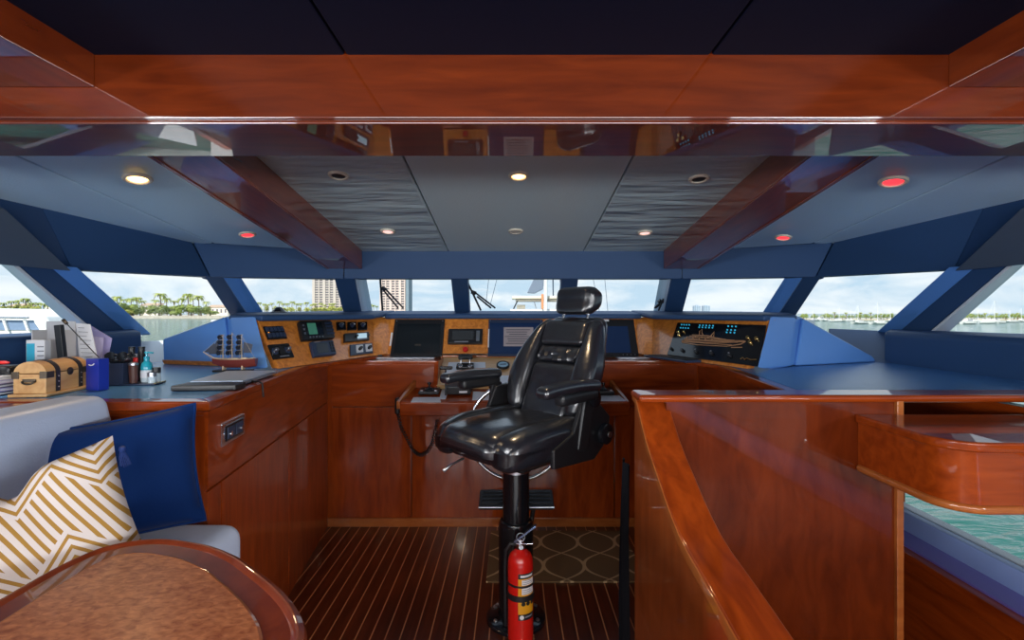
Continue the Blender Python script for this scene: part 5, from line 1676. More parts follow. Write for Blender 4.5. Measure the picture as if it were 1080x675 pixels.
b = BM(); tube(b, [(-1.19, 2.20, Z0 + 0.008), (-1.13, 2.17, Z0 + 0.006), (-1.115, 2.165, Z0 + 0.008), (-1.098, 2.16, Z0 - 0.002), (-1.092, 2.158, Z0 - 0.06)], 0.004, 8)
tag(obj('cable', b, black_plastic), 'thin black cable hanging over the counter edge beside the laptop', 'cable')

# ---- model sailing ship
sx0, sy0 = -1.475, 2.60
t = thing('model_ship', 'model three-masted sailing ship with a dark red hull and black sails', 'model ship', (sx0, sy0, Z0), 0.10)
b = bmesh.new()
NS = 18
rows = []
for i in range(NS + 1):
    s_ = i / NS                                # 0 bow (-x) .. 1 stern
    x = -0.092 + 0.195 * s_
    hw = 0.026 * (math.sin(PI * min(1, s_ * 1.25 + 0.02)) ** 0.6 if s_ < 0.42 else 1.0 - 0.25 * ((s_ - 0.42) / 0.58) ** 2)
    top_ = 0.058 + 0.012 * (1 - s_) ** 2 + 0.010 * s_ ** 2
    kz = 0.020 + 0.022 * max(0, 1 - s_ * 4) + 0.006 * max(0, s_ - 0.85) * 6
    row = []
    for j in range(9):
        a = -1 + j / 4
        row.append(b.verts.new((x + (0.014 if s_ == 1 else 0) - 0.012 * (1 - s_) ** 3 * 1, hw * math.copysign(abs(a) ** 0.55, a) if a else 0, kz + (top_ - kz) * abs(a) ** 1.7)))
    rows.append(row)
for a, c in zip(rows, rows[1:]):
    for j in range(8):
        b.faces.new((a[j], c[j], c[j + 1], a[j + 1]))
    b.faces.new((a[0], a[8], c[8], c[0]))
b.faces.new(rows[0]); b.faces.new(list(reversed(rows[-1])))
bmesh.ops.recalc_face_normals(b, faces=b.faces)
hull = obj('hull', b, ship_red, t)
b = BM()
for s in (-1, 1):
    tube(b, [((r_[0].co.x if False else -0.10 + 0.205 * k / 10), s * 0.0235 * (math.sin(PI * min(1, (k / 10) * 1.25 + 0.02)) ** 0.6 if k < 4.2 else 1.0 - 0.25 * ((k / 10 - 0.42) / 0.58) ** 2), 0.060 + 0.012 * (1 - k / 10) ** 2 + 0.010 * (k / 10) ** 2) for k in range(11)], 0.0018, 6)
obj('gunwale', b, rope_pale, hull)
b = BM(); box(b, (0.0, 0, 0.066), (0.05, 0.02, 0.010), 0.002); box(b, (0.055, 0, 0.068), (0.03, 0.022, 0.010), 0.002); obj('deck_house', b, rope_pale, hull)
b = BM(); box(b, (0, 0, 0.005), (0.19, 0.052, 0.010), 0.003); st_ = obj('stand', b, black_plastic, t)
for x in (-0.045, 0.05):
    b = BM(); box(b, (x, 0, 0.019), (0.008, 0.034, 0.024), 0.002); obj('stand_post', b, rope_pale, st_)
b = BM(); tube(b, [(-0.09, 0, 0.068), (-0.150, 0, 0.104)], [0.003, 0.0015], 6); obj('bowsprit', b, rope_pale, t)
for mi, (mx_, mh) in enumerate(((-0.052, 0.196), (-0.006, 0.205), (0.042, 0.196))):
    b = BM(); tube(b, [(mx_, 0, 0.055), (mx_, 0, mh)], [0.0028, 0.0012], 6); ms = obj('mast', b, rope_pale, t)
    for k in range(4):
        zb_, hh_, wv = 0.088 + 0.027 * k, 0.024, 0.040 - 0.005 * k
        b = bmesh.new()
        g = []
        for i in range(7):
            v_ = i / 6
            rr_ = []
            for j in range(9):
                a = -1 + j / 4
                rr_.append(b.verts.new((mx_ - 0.006 - 0.020 * math.sin(PI * (0.15 + 0.75 * (1 - v_))) * (1 - 0.5 * a * a), a * wv, zb_ + hh_ * v_)))
            g.append(rr_)
        for a, c in zip(g, g[1:]):
            for j in range(8):
                b.faces.new((a[j], a[j + 1], c[j + 1], c[j]))
        bmesh.ops.recalc_face_normals(b, faces=b.faces)
        bmesh.ops.solidify(b, geom=list(b.faces), thickness=0.0012)
        obj('square_sail', b, ship_sail, ms)
        b = BM(); tube(b, [(mx_ - 0.003, -wv, zb_ + hh_), (mx_ - 0.003, wv, zb_ + hh_)], 0.0012, 6); obj('yard', b, rope_pale, ms)
for k, (x1, z1, z2) in enumerate(((-0.145, 0.104, 0.150), (-0.125, 0.092, 0.168))):
    b = BM(); slab(b, [(x1, 0.002 * k, z1), (-0.080 + 0.010 * k, 0.002 * k, 0.092), (-0.095 + 0.016 * k, 0.002 * k, z2)], (0, 0.0012, 0)); obj('jib', b, ship_sail, t)
b = BM(); slab(b, [(0.050, 0, 0.098), (0.090, 0, 0.098), (0.098, 0, 0.142), (0.052, 0, 0.155)], (0, 0.0012, 0)); obj('spanker', b, ship_sail, t)
b = BM()
for p, q_ in (((-0.15, 0, 0.104), (-0.052, 0, 0.19)), ((-0.15, 0, 0.104), (-0.10, 0, 0.060)), ((-0.052, 0, 0.19), (-0.006, 0, 0.16)), ((-0.006, 0, 0.20), (0.042, 0, 0.16)), ((0.042, 0, 0.19), (0.105, 0, 0.075))):
    tube(b, [p, q_], 0.0006, 4)
for mx_ in (-0.052, -0.006, 0.042):
    for s in (-1, 1):
        for dx in (-0.004, 0.008):
            tube(b, [(mx_ + dx, s * 0.022, 0.062), (mx_, 0, 0.165)], 0.0006, 4)
obj('rigging', b, rope_pale, t)

# ================================================================== CUSHIONS ON THE SETTEE
pc = P(114, 506, 1.52)
u = Vector((0.92, 0.40, 0.13)).normalized(); v = Vector((-0.16, 0.25, 0.96))
M = frame(pc, u, v)
t = thing('cushion', 'plain navy velvet cushion with piping and a tassel in the settee corner', 'cushion', pc + V(0, 0, -0.22))
b = BM(); pillow_bm(b, 0.49, 0.375, 0.14, M, seed=2); obj('cushion_cover', b, navy_velvet, t, world=True, smooth=60)
pin = 0.07
edge = []
for k in range(80):
    a = k / 20
    sd, f_ = int(a), a - int(a)
    uu, vv = ((-1 + 2 * f_, -1), (1, -1 + 2 * f_), (1 - 2 * f_, 1), (-1, 1 - 2 * f_))[sd]
    edge.append(M @ Vector((uu * 0.245 * (1 - pin * (1 - abs(vv) ** 2) * abs(uu) ** 3), 0, vv * 0.1875 * (1 - pin * (1 - abs(uu) ** 2) * abs(vv) ** 3))))
b = BM(); tube(b, edge, 0.0055, 6, closed=True); obj('piping', b, navy_velvet, t, world=True)
tc_ = P(129, 470, 1.44)
b = BM()
lathe(b, [(0, 0.0), (0.008, -0.004), (0.009, -0.012), (0.006, -0.018)], tc_, 12)
for k in range(16):
    a = 2 * PI * k / 16
    r0 = random.uniform(0.001, 0.005)
    tube(b, [tc_ + V(r0 * math.cos(a), r0 * math.sin(a), -0.016), tc_ + V(0.010 * math.cos(a) + 0.004, 0.010 * math.sin(a), -0.035), tc_ + V(0.012 * math.cos(a) + 0.010, 0.012 * math.sin(a), -0.055 - random.uniform(0, 0.006))], 0.0018, 4)
obj('tassel', b, mat('bright_navy_thread', (0.015, 0.05, 0.24), 0.6), t, world=True)
pc = P(34, 573, 1.08)
u = Vector((0.82, 0.48, 0.30)).normalized(); v = Vector((-0.20, 0.22, 0.95))
M = frame(pc, u, v)
t = empty('cushion', pc); t.rotation_euler = M.to_euler()
tag(t, 'white cushion with ochre chevron bands in front of the navy cushion', 'cushion')
b = BM(); pillow_bm(b, 0.375, 0.335, 0.11, None, seed=8, dip=0.05); obj('cushion_cover', b, pillow_m, t, smooth=60)
# ================================================================== OUTSIDE
WZ = -2.5
b = BM(); box(b, (0, 900, WZ - 0.25), (5000, 3000, 0.5)); 
struct('sea', b, water_m, 'green-blue rippled sea around the boat', 'sea', smooth=0)


def wd(py, z=WZ):
    return (EYE - z) * F / (py - HY)


def strip(name, x0, x1, d, depth, z, m, lab, cat):
    a, c = P(x0, 330, d).x, P(x1, 330, d).x
    b_ = BM()
    n = 24
    pts = []
    for i in range(n + 1):
        t_ = i / n
        pts.append((a + (c - a) * t_, d + 4 * noise.noise((t_ * 9, d, 0.3)), WZ - 0.2))
    pts += [(c, d + depth, WZ - 0.2), (a, d + depth, WZ - 0.2)]
    slab(b_, pts, (0, 0, z - WZ + 0.2), 0.0)
    return struct(name, b_, m, lab, cat, smooth=0)


strip('shore_left', -260, 245, 347, 140, -0.6, seawall_m, 'pale sea wall and land along the far left shore', 'shore')
strip('shore_ahead', 236, 420, 690, 120, 0.5, sand, 'sandy far shore ahead of the left windscreen', 'shore')
strip('shore_right', 800, 1350, 262, 60, -2.0, sand, 'low sandy far shore on the right', 'shore')


# ---- trees
def frond(b_, base, az, L, droop, w):
    pts = []
    for i in range(6):
        t_ = i / 5
        r = L * t_ * (1 - 0.15 * t_)
        z = 0.45 * L * t_ * (1 - t_) * 1.6 - droop * L * t_ * t_
        pts.append(base + Vector((r * math.cos(az), r * math.sin(az), z)))
    sd = Vector((-math.sin(az), math.cos(az), 0))
    prev = None
    for i, p in enumerate(pts):
        t_ = i / 5
        ww = w * (0.35 + 1.2 * t_) * (1 - t_ ** 3) + 0.03
        a = b_.verts.new(p + sd * ww + V(0, 0, -ww * 0.6)); m_ = b_.verts.new(p); c = b_.verts.new(p - sd * ww + V(0, 0, -ww * 0.6))
        if prev:
            b_.faces.new((prev[0], a, m_, prev[1])); b_.faces.new((prev[1], m_, c, prev[2]))
        prev = (a, m_, c)


def make_palm(h, seed, lab, group):
    random.seed(seed)
    t_ = thing('palm_tree', lab, 'palm tree', (0, 0, 0), 0, group)
    b_ = BM(); lean = random.uniform(-0.8, 0.8)
    tube(b_, [(lean * (k / 6) ** 2, 0, h * 0.75 * k / 6) for k in range(7)], [0.32 - 0.02 * k for k in range(7)], 7); obj('trunk', b_, bark, t_)
    b_ = BM(); base = V(lean, 0, h * 0.75)
    for k in range(22):
        frond(b_, base, 2 * PI * k / 22 + random.uniform(-.15, .15), h * random.uniform(0.22, 0.30), random.choice((0.1, 0.35, 0.75)), h * 0.030)
    obj('crown', b_, palm_leaf, t_, smooth=60)
    return t_


def make_bush(seed, lab, group, m=bush_leaf, n=620):
    "leafy crown in a unit box 1 wide, 1 high, standing at z = 0"
    random.seed(seed)
    t_ = thing('leafy_tree', lab, 'tree', (0, 0, 0), 0, group)
    b_ = BM(); tube(b_, [(0, 0, 0), (0.01, 0, 0.35), (0.0, 0, 0.6)], [0.05, 0.04, 0.02], 6); obj('trunk', b_, bark, t_)
    b_ = BM()
    lobes = [(random.uniform(-.28, .28), random.uniform(-.25, .25), random.uniform(.40, .72), random.uniform(.18, .28)) for _ in range(9)] + [(0, 0, .38, .36)]
    for _ in range(n):
        x, y, z, r = random.choice(lobes)
        d = Vector((random.gauss(0, 1), random.gauss(0, 1), random.gauss(0, 1))).normalized()
        c = Vector((x, y, z)) + d * r * random.uniform(.75, 1.0)
        if c.z < 0.03:
            c.z = 0.03
        q = d.to_track_quat('Z', 'Y').to_matrix() @ Matrix.Rotation(random.uniform(0, 6), 3, 'Z') @ Matrix.Rotation(random.uniform(-.7, .7), 3, 'X')
        s_ = random.uniform(.035, .06)
        b_.faces.new([b_.verts.new(c + q @ Vector(v_) * s_) for v_ in ((-1, -.6, 0), (1, -.6, 0), (0.9, .7, .2), (-0.8, .7, .1))])
    obj('crown', b_, m, t_, smooth=0)
    return t_


used = set()


def put(src, px, top, d, z0, wpx=None, label=None):
    "stand a tree at pixel column px, its top at row top, d metres away"
    h = EYE - (top - HY) * d / F - z0
    loc = Vector(((px - CX) * d / F, d, z0))
    if src['category'] == 'palm tree':
        sc = (h / src['h0'],) * 3
    else:
        w_ = wpx * d / F
        sc = (w_, w_ * 0.42, h)
    if src.name not in used:
        used.add(src.name)
        src.location = loc; src.scale = sc; src.rotation_euler = (0, 0, random.uniform(0, 6))
        if label:
            src['label'] = label
        return src
    return copy_tree(src, loc, random.uniform(0, 6), sc, label)


GL = 'palms on the left shore'
palms = [make_palm(14.0, 3 + k, 'feathery palm tree on the left shore', GL) for k in range(3)]
for p in palms:
    p['h0'] = 11.9
random.seed(21)
specL = [(106, 307), (101, 311), (112, 313), (119, 314), (124, 311), (131, 314), (138, 313), (144, 312), (150, 316), (170, 307.5), (176, 313), (184, 316), (191, 313), (199, 308), (204, 313), (210, 310), (218, 317), (164, 315)]
for i, (px, tp) in enumerate(specL):
    lab = {0: 'tallest palm at the left end of the palm grove beside the raked left pillar', 9: 'tall palm standing clear above the bushes in the slanting left pane', 13: 'tall palm at the right of the grove in the slanting left pane'}.get(i)
    put(palms[i % 3], px, tp, 374 + 11 * (i % 3), -0.6, None, lab or 'feathery palm tree in the grove on the left shore')
bushes = [make_bush(40 + k, 'round leafy tree on the left shore', 'leafy trees on the left shore', bush_leaf if k != 2 else bush_leaf2) for k in range(3)]
specB = [(100, 318, 20), (112, 319, 18), (124, 317, 20), (136, 319, 20), (148, 321, 16), (158, 325, 14), (168, 320, 18), (180, 321, 20), (190, 319, 20), (202, 319, 22), (212, 321, 16), (222, 326, 14), (140, 326, 26), (118, 327, 22), (186, 327, 22)]
for i, (px, tp, w_) in enumerate(specB):
    put(bushes[2 if i == 12 else (0, 1)[i % 2]], px, tp, 350 + 8 * (i % 2), -0.6, w_ * 1.2, 'yellow-green hedge-like tree low on the left shore' if i == 12 else 'round leafy tree among the palms on the left shore')
# far left, seen past the raked pillar
pal2 = make_palm(9.0, 11, 'palm tree beyond the white yacht at the far left', 'palms beyond the white yacht'); pal2['h0'] = 7.7
for px, tp in ((12, 316), (3, 318), (20, 315), (27, 313), (33, 318), (40, 318), (46, 319), (50, 321), (-8, 317), (-20, 316)):
    put(pal2, px, tp, 332 + 8 * (int(px) % 3), -0.6)
bu2 = make_bush(55, 'bright leafy tree beyond the white yacht at the far left', 'leafy trees beyond the white yacht', bush_leaf2)
for px, tp, w_ in ((6, 321, 14), (18, 319, 12), (27, 320, 12), (38, 321, 11), (-8, 320, 16)):
    put(bu2, px, tp, 326, -0.6, w_)
# palm row ahead, left of the tower
pal3 = make_palm(13.0, 15, 'small palm in the distant row ahead, left of the tower', 'distant palms ahead'); pal3['h0'] = 11.1
for k in range(20):
    put(pal3, 258 + 5.0 * k + random.uniform(-1.0, 1.0), random.uniform(316.5, 320.5), 698 + 11 * (k % 2), 0.5)
bu3 = make_bush(61, 'low bright green tree in the distant row ahead', 'distant trees ahead', bush_leaf2, 300)
for k in range(14):
    put(bu3, 256 + 8.5 * k, random.uniform(321, 323), 679 + 9 * (k % 2), 0.5, 14)
for px, tp in ((390, 320), (394, 321), (398, 322)):
    put(pal3, px, tp, 680, 0.5)
# low trees along the right shore
pal4 = make_palm(5.0, 19, 'tiny palm on the low right shore', 'tiny palms on the right shore'); pal4['h0'] = 4.3
bu4 = make_bush(66, 'small dark green tree on the low right shore', 'small trees on the right shore', bush_leaf, 260)
for k in range(46):
    px = 846 + 6.0 * k
    put(bu4, px + random.uniform(-2, 2), random.uniform(329.6, 332.2), 264 + 5 * (k % 2), -2.0, random.uniform(9, 11))
    if k % 2 == 0:
        put(pal4, px + random.uniform(-2, 2), random.uniform(328.0, 330.5), 276 + 4 * (k % 4 // 2), -2.0)


# ---- houses and towers
def house(px0, px1, top, d, z0, lab, floors=2, roof=True, m=stucco):
    x0, x1 = P(px0, 330, d).x, P(px1, 330, d).x
    zt_ = EYE - (top - HY) * d / F
    t_ = thing('house', lab, 'house', ((x0 + x1) / 2, d + 5, z0))
    b_ = BM(); box(b_, ((x0 + x1) / 2, d + 5, (z0 + zt_) / 2), (x1 - x0, 10, zt_ - z0), 0.1); obj('wall', b_, m, t_, world=True)
    b_ = BM()
    if roof:
        slab(b_, [(x0 - 0.8, d - 0.6, zt_), (x1 + 0.8, d - 0.6, zt_), (x1 - 1.5, d + 5, zt_ + 2.0), (x0 + 1.5, d + 5, zt_ + 2.0)], (0, 6, -0.2))
    else:
        box(b_, ((x0 + x1) / 2, d + 5, zt_ + 0.2), (x1 - x0 + 0.8, 10.6, 0.4))
    obj('roof', b_, roof_tile if roof else stucco, t_, world=True)
    n = max(2, int((x1 - x0) / 3.2))
    fh = (zt_ - z0) / floors
    for f_ in range(floors):
        for k in range(n):
            b_ = BM(); box(b_, (x0 + (k + 0.5) * (x1 - x0) / n, d - 0.03, z0 + fh * (f_ + 0.55)), (1.5, 0.14, fh * 0.45)); obj('window', b_, tower_glass, t_, world=True)
    return t_


house(48, 82, 320, 362, -0.6, 'white three-storey house at the far left beside the raked pillar', 3, False)
house(8, 26, 323, 372, -0.6, 'small white house among the palms at the far left', 2)
house(148, 166, 322, 415, -0.6, 'pale house with a brown roof between the palm groups', 2)
house(218, 240, 324, 412, -0.6, 'low pale house at the right end of the left shore', 1, True)


def tower(px0, px1, d, zt_, lab, m_body, m_band, side=None, fh=3.4, piers=6):
    x0, x1 = P(px0, 330, d).x, P(px1, 330, d).x
    dep = 24
    xc = (x0 + x1) / 2
    t_ = thing('tower_block', lab, 'tower', (xc, d + dep / 2, 0.4))
    b_ = BM(); box(b_, (xc, d + dep / 2, zt_ / 2), (x1 - x0, dep, zt_)); obj('core', b_, tower_glass, t_, world=True)
    for k in range(int(zt_ / fh)):
        b_ = BM(); box(b_, (xc, d + dep / 2, fh * (k + 0.5)), (x1 - x0 + 0.6, dep + 1.6, fh * 0.42)); obj('balcony_band', b_, m_band, t_, world=True, smooth=0)
    for k in range(piers + 1):
        b_ = BM(); box(b_, (x0 + (x1 - x0) * k / piers, d - 0.1, zt_ / 2), ((x1 - x0) / piers * (0.50 if k % 2 == 0 else 0.22), 2.4, zt_ + 1)); obj('pier', b_, m_body, t_, world=True, smooth=0)
    if side:
        x2 = P(side, 330, d).x
        b_ = BM(); box(b_, ((x1 + x2) / 2 + 0.8, d + dep / 2, zt_ / 2), (x2 - x1, dep, zt_ + 1.2)); obj('side_wall', b_, tower_dark, t_, world=True)
    return t_


tower(331, 364, 720, 84, 'grey-beige tower block seen in the second windscreen pane', conc, conc, None, 3.5, 6)
tower(402, 427, 690, 84, 'pinkish tower block behind the left wiper', conc_pink, conc_pink, 430.5, 3.5, 5)
for px0, px1, lab in ((731.5, 738, 'left one of two small hazy towers on the horizon'), (741, 748, 'right one of two small hazy towers on the horizon')):
    d = 1800; x0, x1 = P(px0, 330, d).x, P(px1, 330, d).x
    t_ = thing('tower_block', lab, 'tower', ((x0 + x1) / 2, d, WZ))
    b = BM(); box(b, ((x0 + x1) / 2, d, 15 + WZ), (x1 - x0, 18, 30)); obj('core', b, haze_tower, t_, world=True)
    for k in range(3):
        b = BM(); box(b, (x0 + (x1 - x0) * (k + 0.5) / 3, d - 9.2, 15 + WZ), (1.6, 0.6, 29.5)); obj('window_band', b, tower_dark, t_, world=True)
    b = BM(); box(b, ((x0 + x1) / 2, d, 31 + WZ), ((x1 - x0) * 0.4, 8, 3)); obj('roof_house', b, haze_tower, t_, world=True)


# ---- boats
def hull_bm(L, W, Hh, z0):
    b_ = bmesh.new()
    rows = []
    for i in range(15):
        t = i / 14
        hw = W / 2 * (math.sin(PI / 2 * min(1, t * 1.9)) ** 0.8 if t < 0.55 else 1 - 0.25 * ((t - 0.55) / 0.45) ** 2)
        x = L * (t - 0.5)
        top_ = z0 + Hh * (1 + 0.25 * (1 - t) ** 2)
        rows.append([b_.verts.new((x - 0.06 * L * (1 - t) * (1 if k in (0, 4) else 0), y, z)) for k, (y, z) in enumerate(((-hw, top_), (-hw * 0.85, z0 + Hh * 0.35), (0, z0 - 0.3), (hw * 0.85, z0 + Hh * 0.35), (hw, top_)))])
    for a, c in zip(rows, rows[1:]):
        for j in range(4):
            b_.faces.new((a[j], c[j], c[j + 1], a[j + 1]))
        b_.faces.new((a[0], a[4], c[4], c[0]))
    b_.faces.new(rows[0]); b_.faces.new(list(reversed(rows[-1])))
    bmesh.ops.remove_doubles(b_, verts=b_.verts, dist=0.001)
    bmesh.ops.recalc_face_normals(b_, faces=b_.faces)
    return b_


def make_sailboat(L, mh, lab, group):
    t_ = thing('sailboat', lab, 'sailboat', (0, 0, WZ), 0, group)
    obj('hull', hull_bm(L, L * 0.28, L * 0.10, 0.0), sail_white, t_)
    b_ = BM(); rbox(b_, (L * 0.36, L * 0.16, L * 0.075), L * 0.02, 3, 3, c=(L * 0.02, 0, L * 0.145)); cb = obj('cabin', b_, sail_white, t_)
    b_ = BM(); box(b_, (L * 0.02, 0, L * 0.15), (L * 0.28, L * 0.165, L * 0.025)); obj('cabin_window', b_, boat_glass, cb)
    b_ = BM(); tube(b_, [(-L * 0.06, 0, L * 0.1), (-L * 0.06, 0, mh)], [0.10, 0.07], 7); obj('mast', b_, sail_white, t_)
    b_ = BM(); tube(b_, [(-L * 0.05, 0, L * 0.24), (L * 0.34, 0, L * 0.23)], [0.16, 0.12], 7); obj('furled_sail', b_, boat_navy, t_)
    b_ = BM(); tube(b_, [(-L * 0.54, 0, L * 0.13), (-L * 0.06, 0, mh * 0.98)], 0.035, 4); obj('forestay', b_, sail_white, t_)
    b_ = BM(); tube(b_, [(L * 0.49, 0, L * 0.11), (-L * 0.06, 0, mh)], 0.025, 4); obj('backstay', b_, steel, t_)
    return t_


GS = 'moored sailboats off the right shore'
sb = make_sailboat(9.5, 10.0, 'white sailboat moored off the right shore', GS)
first = True
boats = [(927, 342, 319, 0.1, 'tall-masted white sailboat nearest the wide right pillar, in the slanting pane'), (906, 341.5, 322, 0.3, 'white sailboat just left of the tallest mast in the slanting right pane'), (884, 339.2, 324, 2.9, None), (872, 338.6, 327, 0.2, None), (858, 338.4, 328, 0.4, None),
         (896, 339, 326, 3.0, None), (940, 339.5, 326, 0.2, None), (1050, 341, 317, 0.15, 'tall-masted white sailboat in the right-hand side window'), (1009, 341.5, 327, 0.3, 'white sailboat beside the lower end of the wide right pillar'), (1030, 339.6, 326, 2.8, None), (1066, 340, 327, 0.1, None), (1078, 339.4, 325, 0.2, None),
         (781, 331.6, 318, 0.3, 'lone distant sailboat mast right of the two hazy towers')]
for px, wy_, top, rz_, lab in boats:
    d = wd(wy_)
    mh = EYE - (top - HY) * d / F - WZ
    s_ = 0.80 if d < 250 else 1.0
    sc = (s_, s_, mh / 10.0)
    loc = Vector(((px - CX) * d / F, d, WZ))
    lab = lab or 'white sailboat moored in the cluster off the right shore'
    if first:
        sb.location = loc; sb.scale = sc; sb.rotation_euler = (0, 0, rz_); sb['label'] = lab; first = False
    else:
        copy_tree(sb, loc, rz_, sc, lab)
        if px == 781:
            pass


def make_motorboat(L, lab, group):
    t_ = thing('motorboat', lab, 'motorboat', (0, 0, WZ), 0, group)
    obj('hull', hull_bm(L, L * 0.30, L * 0.12, 0.0), sail_white, t_)
    b_ = BM(); slab(b_, [(-L * 0.22, -L * 0.10, L * 0.14), (L * 0.30, -L * 0.10, L * 0.13), (L * 0.26, -L * 0.09, L * 0.25), (-L * 0.06, -L * 0.09, L * 0.25)], (0, L * 0.20, 0), 0.05); cb = obj('cabin', b_, sail_white, t_)
    b_ = BM(); slab(b_, [(-L * 0.15, -L * 0.105, L * 0.175), (L * 0.24, -L * 0.105, L * 0.17), (L * 0.23, -L * 0.098, L * 0.225), (-L * 0.07, -L * 0.098, L * 0.225)], (0, L * 0.205, 0)); obj('cabin_window', b_, boat_glass, cb)
    b_ = BM(); box(b_, (L * 0.10, 0, L * 0.33), (L * 0.26, L * 0.20, L * 0.015), 0.02); obj('hardtop', b_, sail_white, t_)
    for sx_ in (-1, 1):
        for sy_ in (-1, 1):
            b_ = BM(); tube(b_, [(L * (0.10 + sx_ * 0.11), sy_ * L * 0.085, L * 0.24), (L * (0.10 + sx_ * 0.10), sy_ * L * 0.09, L * 0.33)], 0.06, 6); obj('strut', b_, steel, t_)
    b_ = BM(); tube(b_, [(L * 0.12, 0, L * 0.33), (L * 0.12, 0, L * 0.55)], 0.05, 6); obj('aerial', b_, steel, t_)
    return t_


mbt = make_motorboat(9.0, 'white motorboat moored close to the right shore', 'motorboats off the right shore')
first = True
for px, wy_, rz_, lab in ((1020, 341.8, 0.2, None), (990, 340.5, 0.1, None), (1043, 341.2, 3.0, None), (865, 338.0, 0.3, None), (950, 340.6, 0.15, None), (440, 332.8, 0.2, 'distant motorboat seen right of the pinkish tower'), (460, 332.6, 2.9, 'distant motorboat left of the first windscreen post from the middle'), (472, 332.9, 0.1, 'small distant motorboat against the navy windscreen post')):
    d = wd(wy_)
    s_ = 0.75 if px > 800 else 2.3
    loc = Vector(((px - CX) * d / F, d, WZ)); lab = lab or 'white motorboat moored close to the right shore'
    if first:
        mbt.location = loc; mbt.scale = (s_,) * 3; mbt.rotation_euler = (0, 0, rz_); mbt['label'] = lab; first = False
    else:
        copy_tree(mbt, loc, rz_, s_, lab)
# the cruiser moored right ahead, with mast and hardtop
D = 30.0
t = thing('cruiser', 'white hardtop cruiser with a thick mast moored right ahead, seen beside the headrest', 'boat', P(572, 330, D + 1) * 1.0)
t.location.z = WZ
hb = hull_bm(11, 4.2, 1.7, 0.0); hb.transform(Matrix.Translation((P(580, 330, D).x, D + 1.2, WZ)) @ Matrix.Rotation(1.2, 4, 'Z')); obj('hull', hb, sail_white, t, world=True)


def bx2(name, px0, px1, y0, y1, d0, dep, m, parent=t, bev=0.04):
    a, c = P(px0, y0, d0), P(px1, y1, d0)
    b_ = BM(); box(b_, ((a.x + c.x) / 2, d0 + dep / 2, (a.z + c.z) / 2), (abs(c.x - a.x), dep, abs(a.z - c.z)), min(bev, abs(a.z - c.z) * 0.4)); return obj(name, b_, m, parent, world=True)


bx2('hardtop', 540, 600, 312, 315, D, 2.6, cream)
bx2('hardtop_rim', 544, 598, 315, 317.5, D + 0.1, 2.4, mat('boat_shade_beige', (0.42, 0.37, 0.30), 0.6))
bx2('bridge', 538, 602, 326, 350, D, 2.4, sail_white)
bx2('helm_seat', 545, 554, 321.5, 327, D + 0.6, 0.6, cream)
for x0, y0, x1, y1 in ((546, 317, 541, 327), (563, 317, 566, 327), (597, 317, 600, 327)):
    b = BM(); tube(b, [P(x0, y0, D + 0.15), P(x1, y1, D + 0.15)], 0.045 if x0 != 563 else 0.025, 6); obj('strut', b, black_plastic if x0 == 546 else steel, t, world=True)
    b = BM(); tube(b, [P(x0, y0, D + 2.3), P(x1, y1, D + 2.3)], 0.03, 6); obj('strut', b, steel, t, world=True)
b = BM(); tube(b, [P(575.5, 345, D - 0.3), P(575.5, 270, D - 0.3)], 0.105, 14); obj('mast', b, sail_white, t, world=True)
b = BM(); tube(b, [P(583.5, 312, D + 0.5), P(583.0, 280, D + 0.5)], 0.04, 8); obj('aerial', b, boat_glass, t, world=True)
b = BM(); slab(b, [P(556, 309, D - 0.1), P(564, 309.5, D - 0.1), P(573, 305, D - 0.1), P(574, 294, D - 0.1), P(563, 294, D - 0.1)], (0, 0.35, 0), 0.05); obj('canvas_cover', b, boat_navy, t, world=True)
bx2('life_raft', 571, 573.5, 310, 326, D - 0.2, 0.3, mat('boat_orange', (0.60, 0.26, 0.12), 0.6))
for x0, y0, x1, y1 in ((516.5, 285, 512.3, 322), (526.5, 285, 516.5, 324), (588, 285, 594, 312), (624, 285, 632, 328), (637, 285, 641, 328)):
    b = BM(); tube(b, [P(x0, y0, D), P(x1, y1, D)], 0.016, 5); obj('stay', b, boat_glass, t, world=True)
# the white yacht alongside at the far left
D = 13.0
t = thing('yacht', 'white yacht superstructure alongside at the far left, with a dark window strip', 'yacht', P(0, 330, D + 1.5)); t.location.z = WZ
hb = hull_bm(13, 3.6, 2.3, 0.0); hb.transform(Matrix.Translation((P(-60, 330, D).x, D + 2.0, WZ)) @ Matrix.Rotation(PI + 0.12, 4, 'Z')); obj('hull', hb, sail_white, t, world=True)
b = BM(); slab(b, [P(-140, 360, D), P(62, 360, D), P(47, 333, D), P(20, 326.5, D), P(-140, 324, D)], (0.3, 2.6, 0), 0.06, 3); obj('superstructure', b, sail_white, t, world=True)
b = BM(); slab(b, [P(-120, 348, D - 0.02), P(41, 348, D - 0.02), P(34, 338, D - 0.02), P(-120, 337, D - 0.02)], (0, 0.05, 0), 0.0); wn = obj('window_strip', b, mat('yacht_blue_glass', (0.20, 0.28, 0.42), 0.3), t, world=True)
for px in (-20, 8, 30):
    b = BM(); bar(b, P(px, 348.5, D - 0.05), P(px - 4, 337, D - 0.05), 0.06, 0.05, up=(0, 1, 0)); obj('mullion', b, sail_white, wn, world=True)
b = BM(); tube(b, [P(-120, 333.5, D - 0.1), P(30, 335, D - 0.1)], 0.03, 6); obj('hand_rail', b, steel, t, world=True)
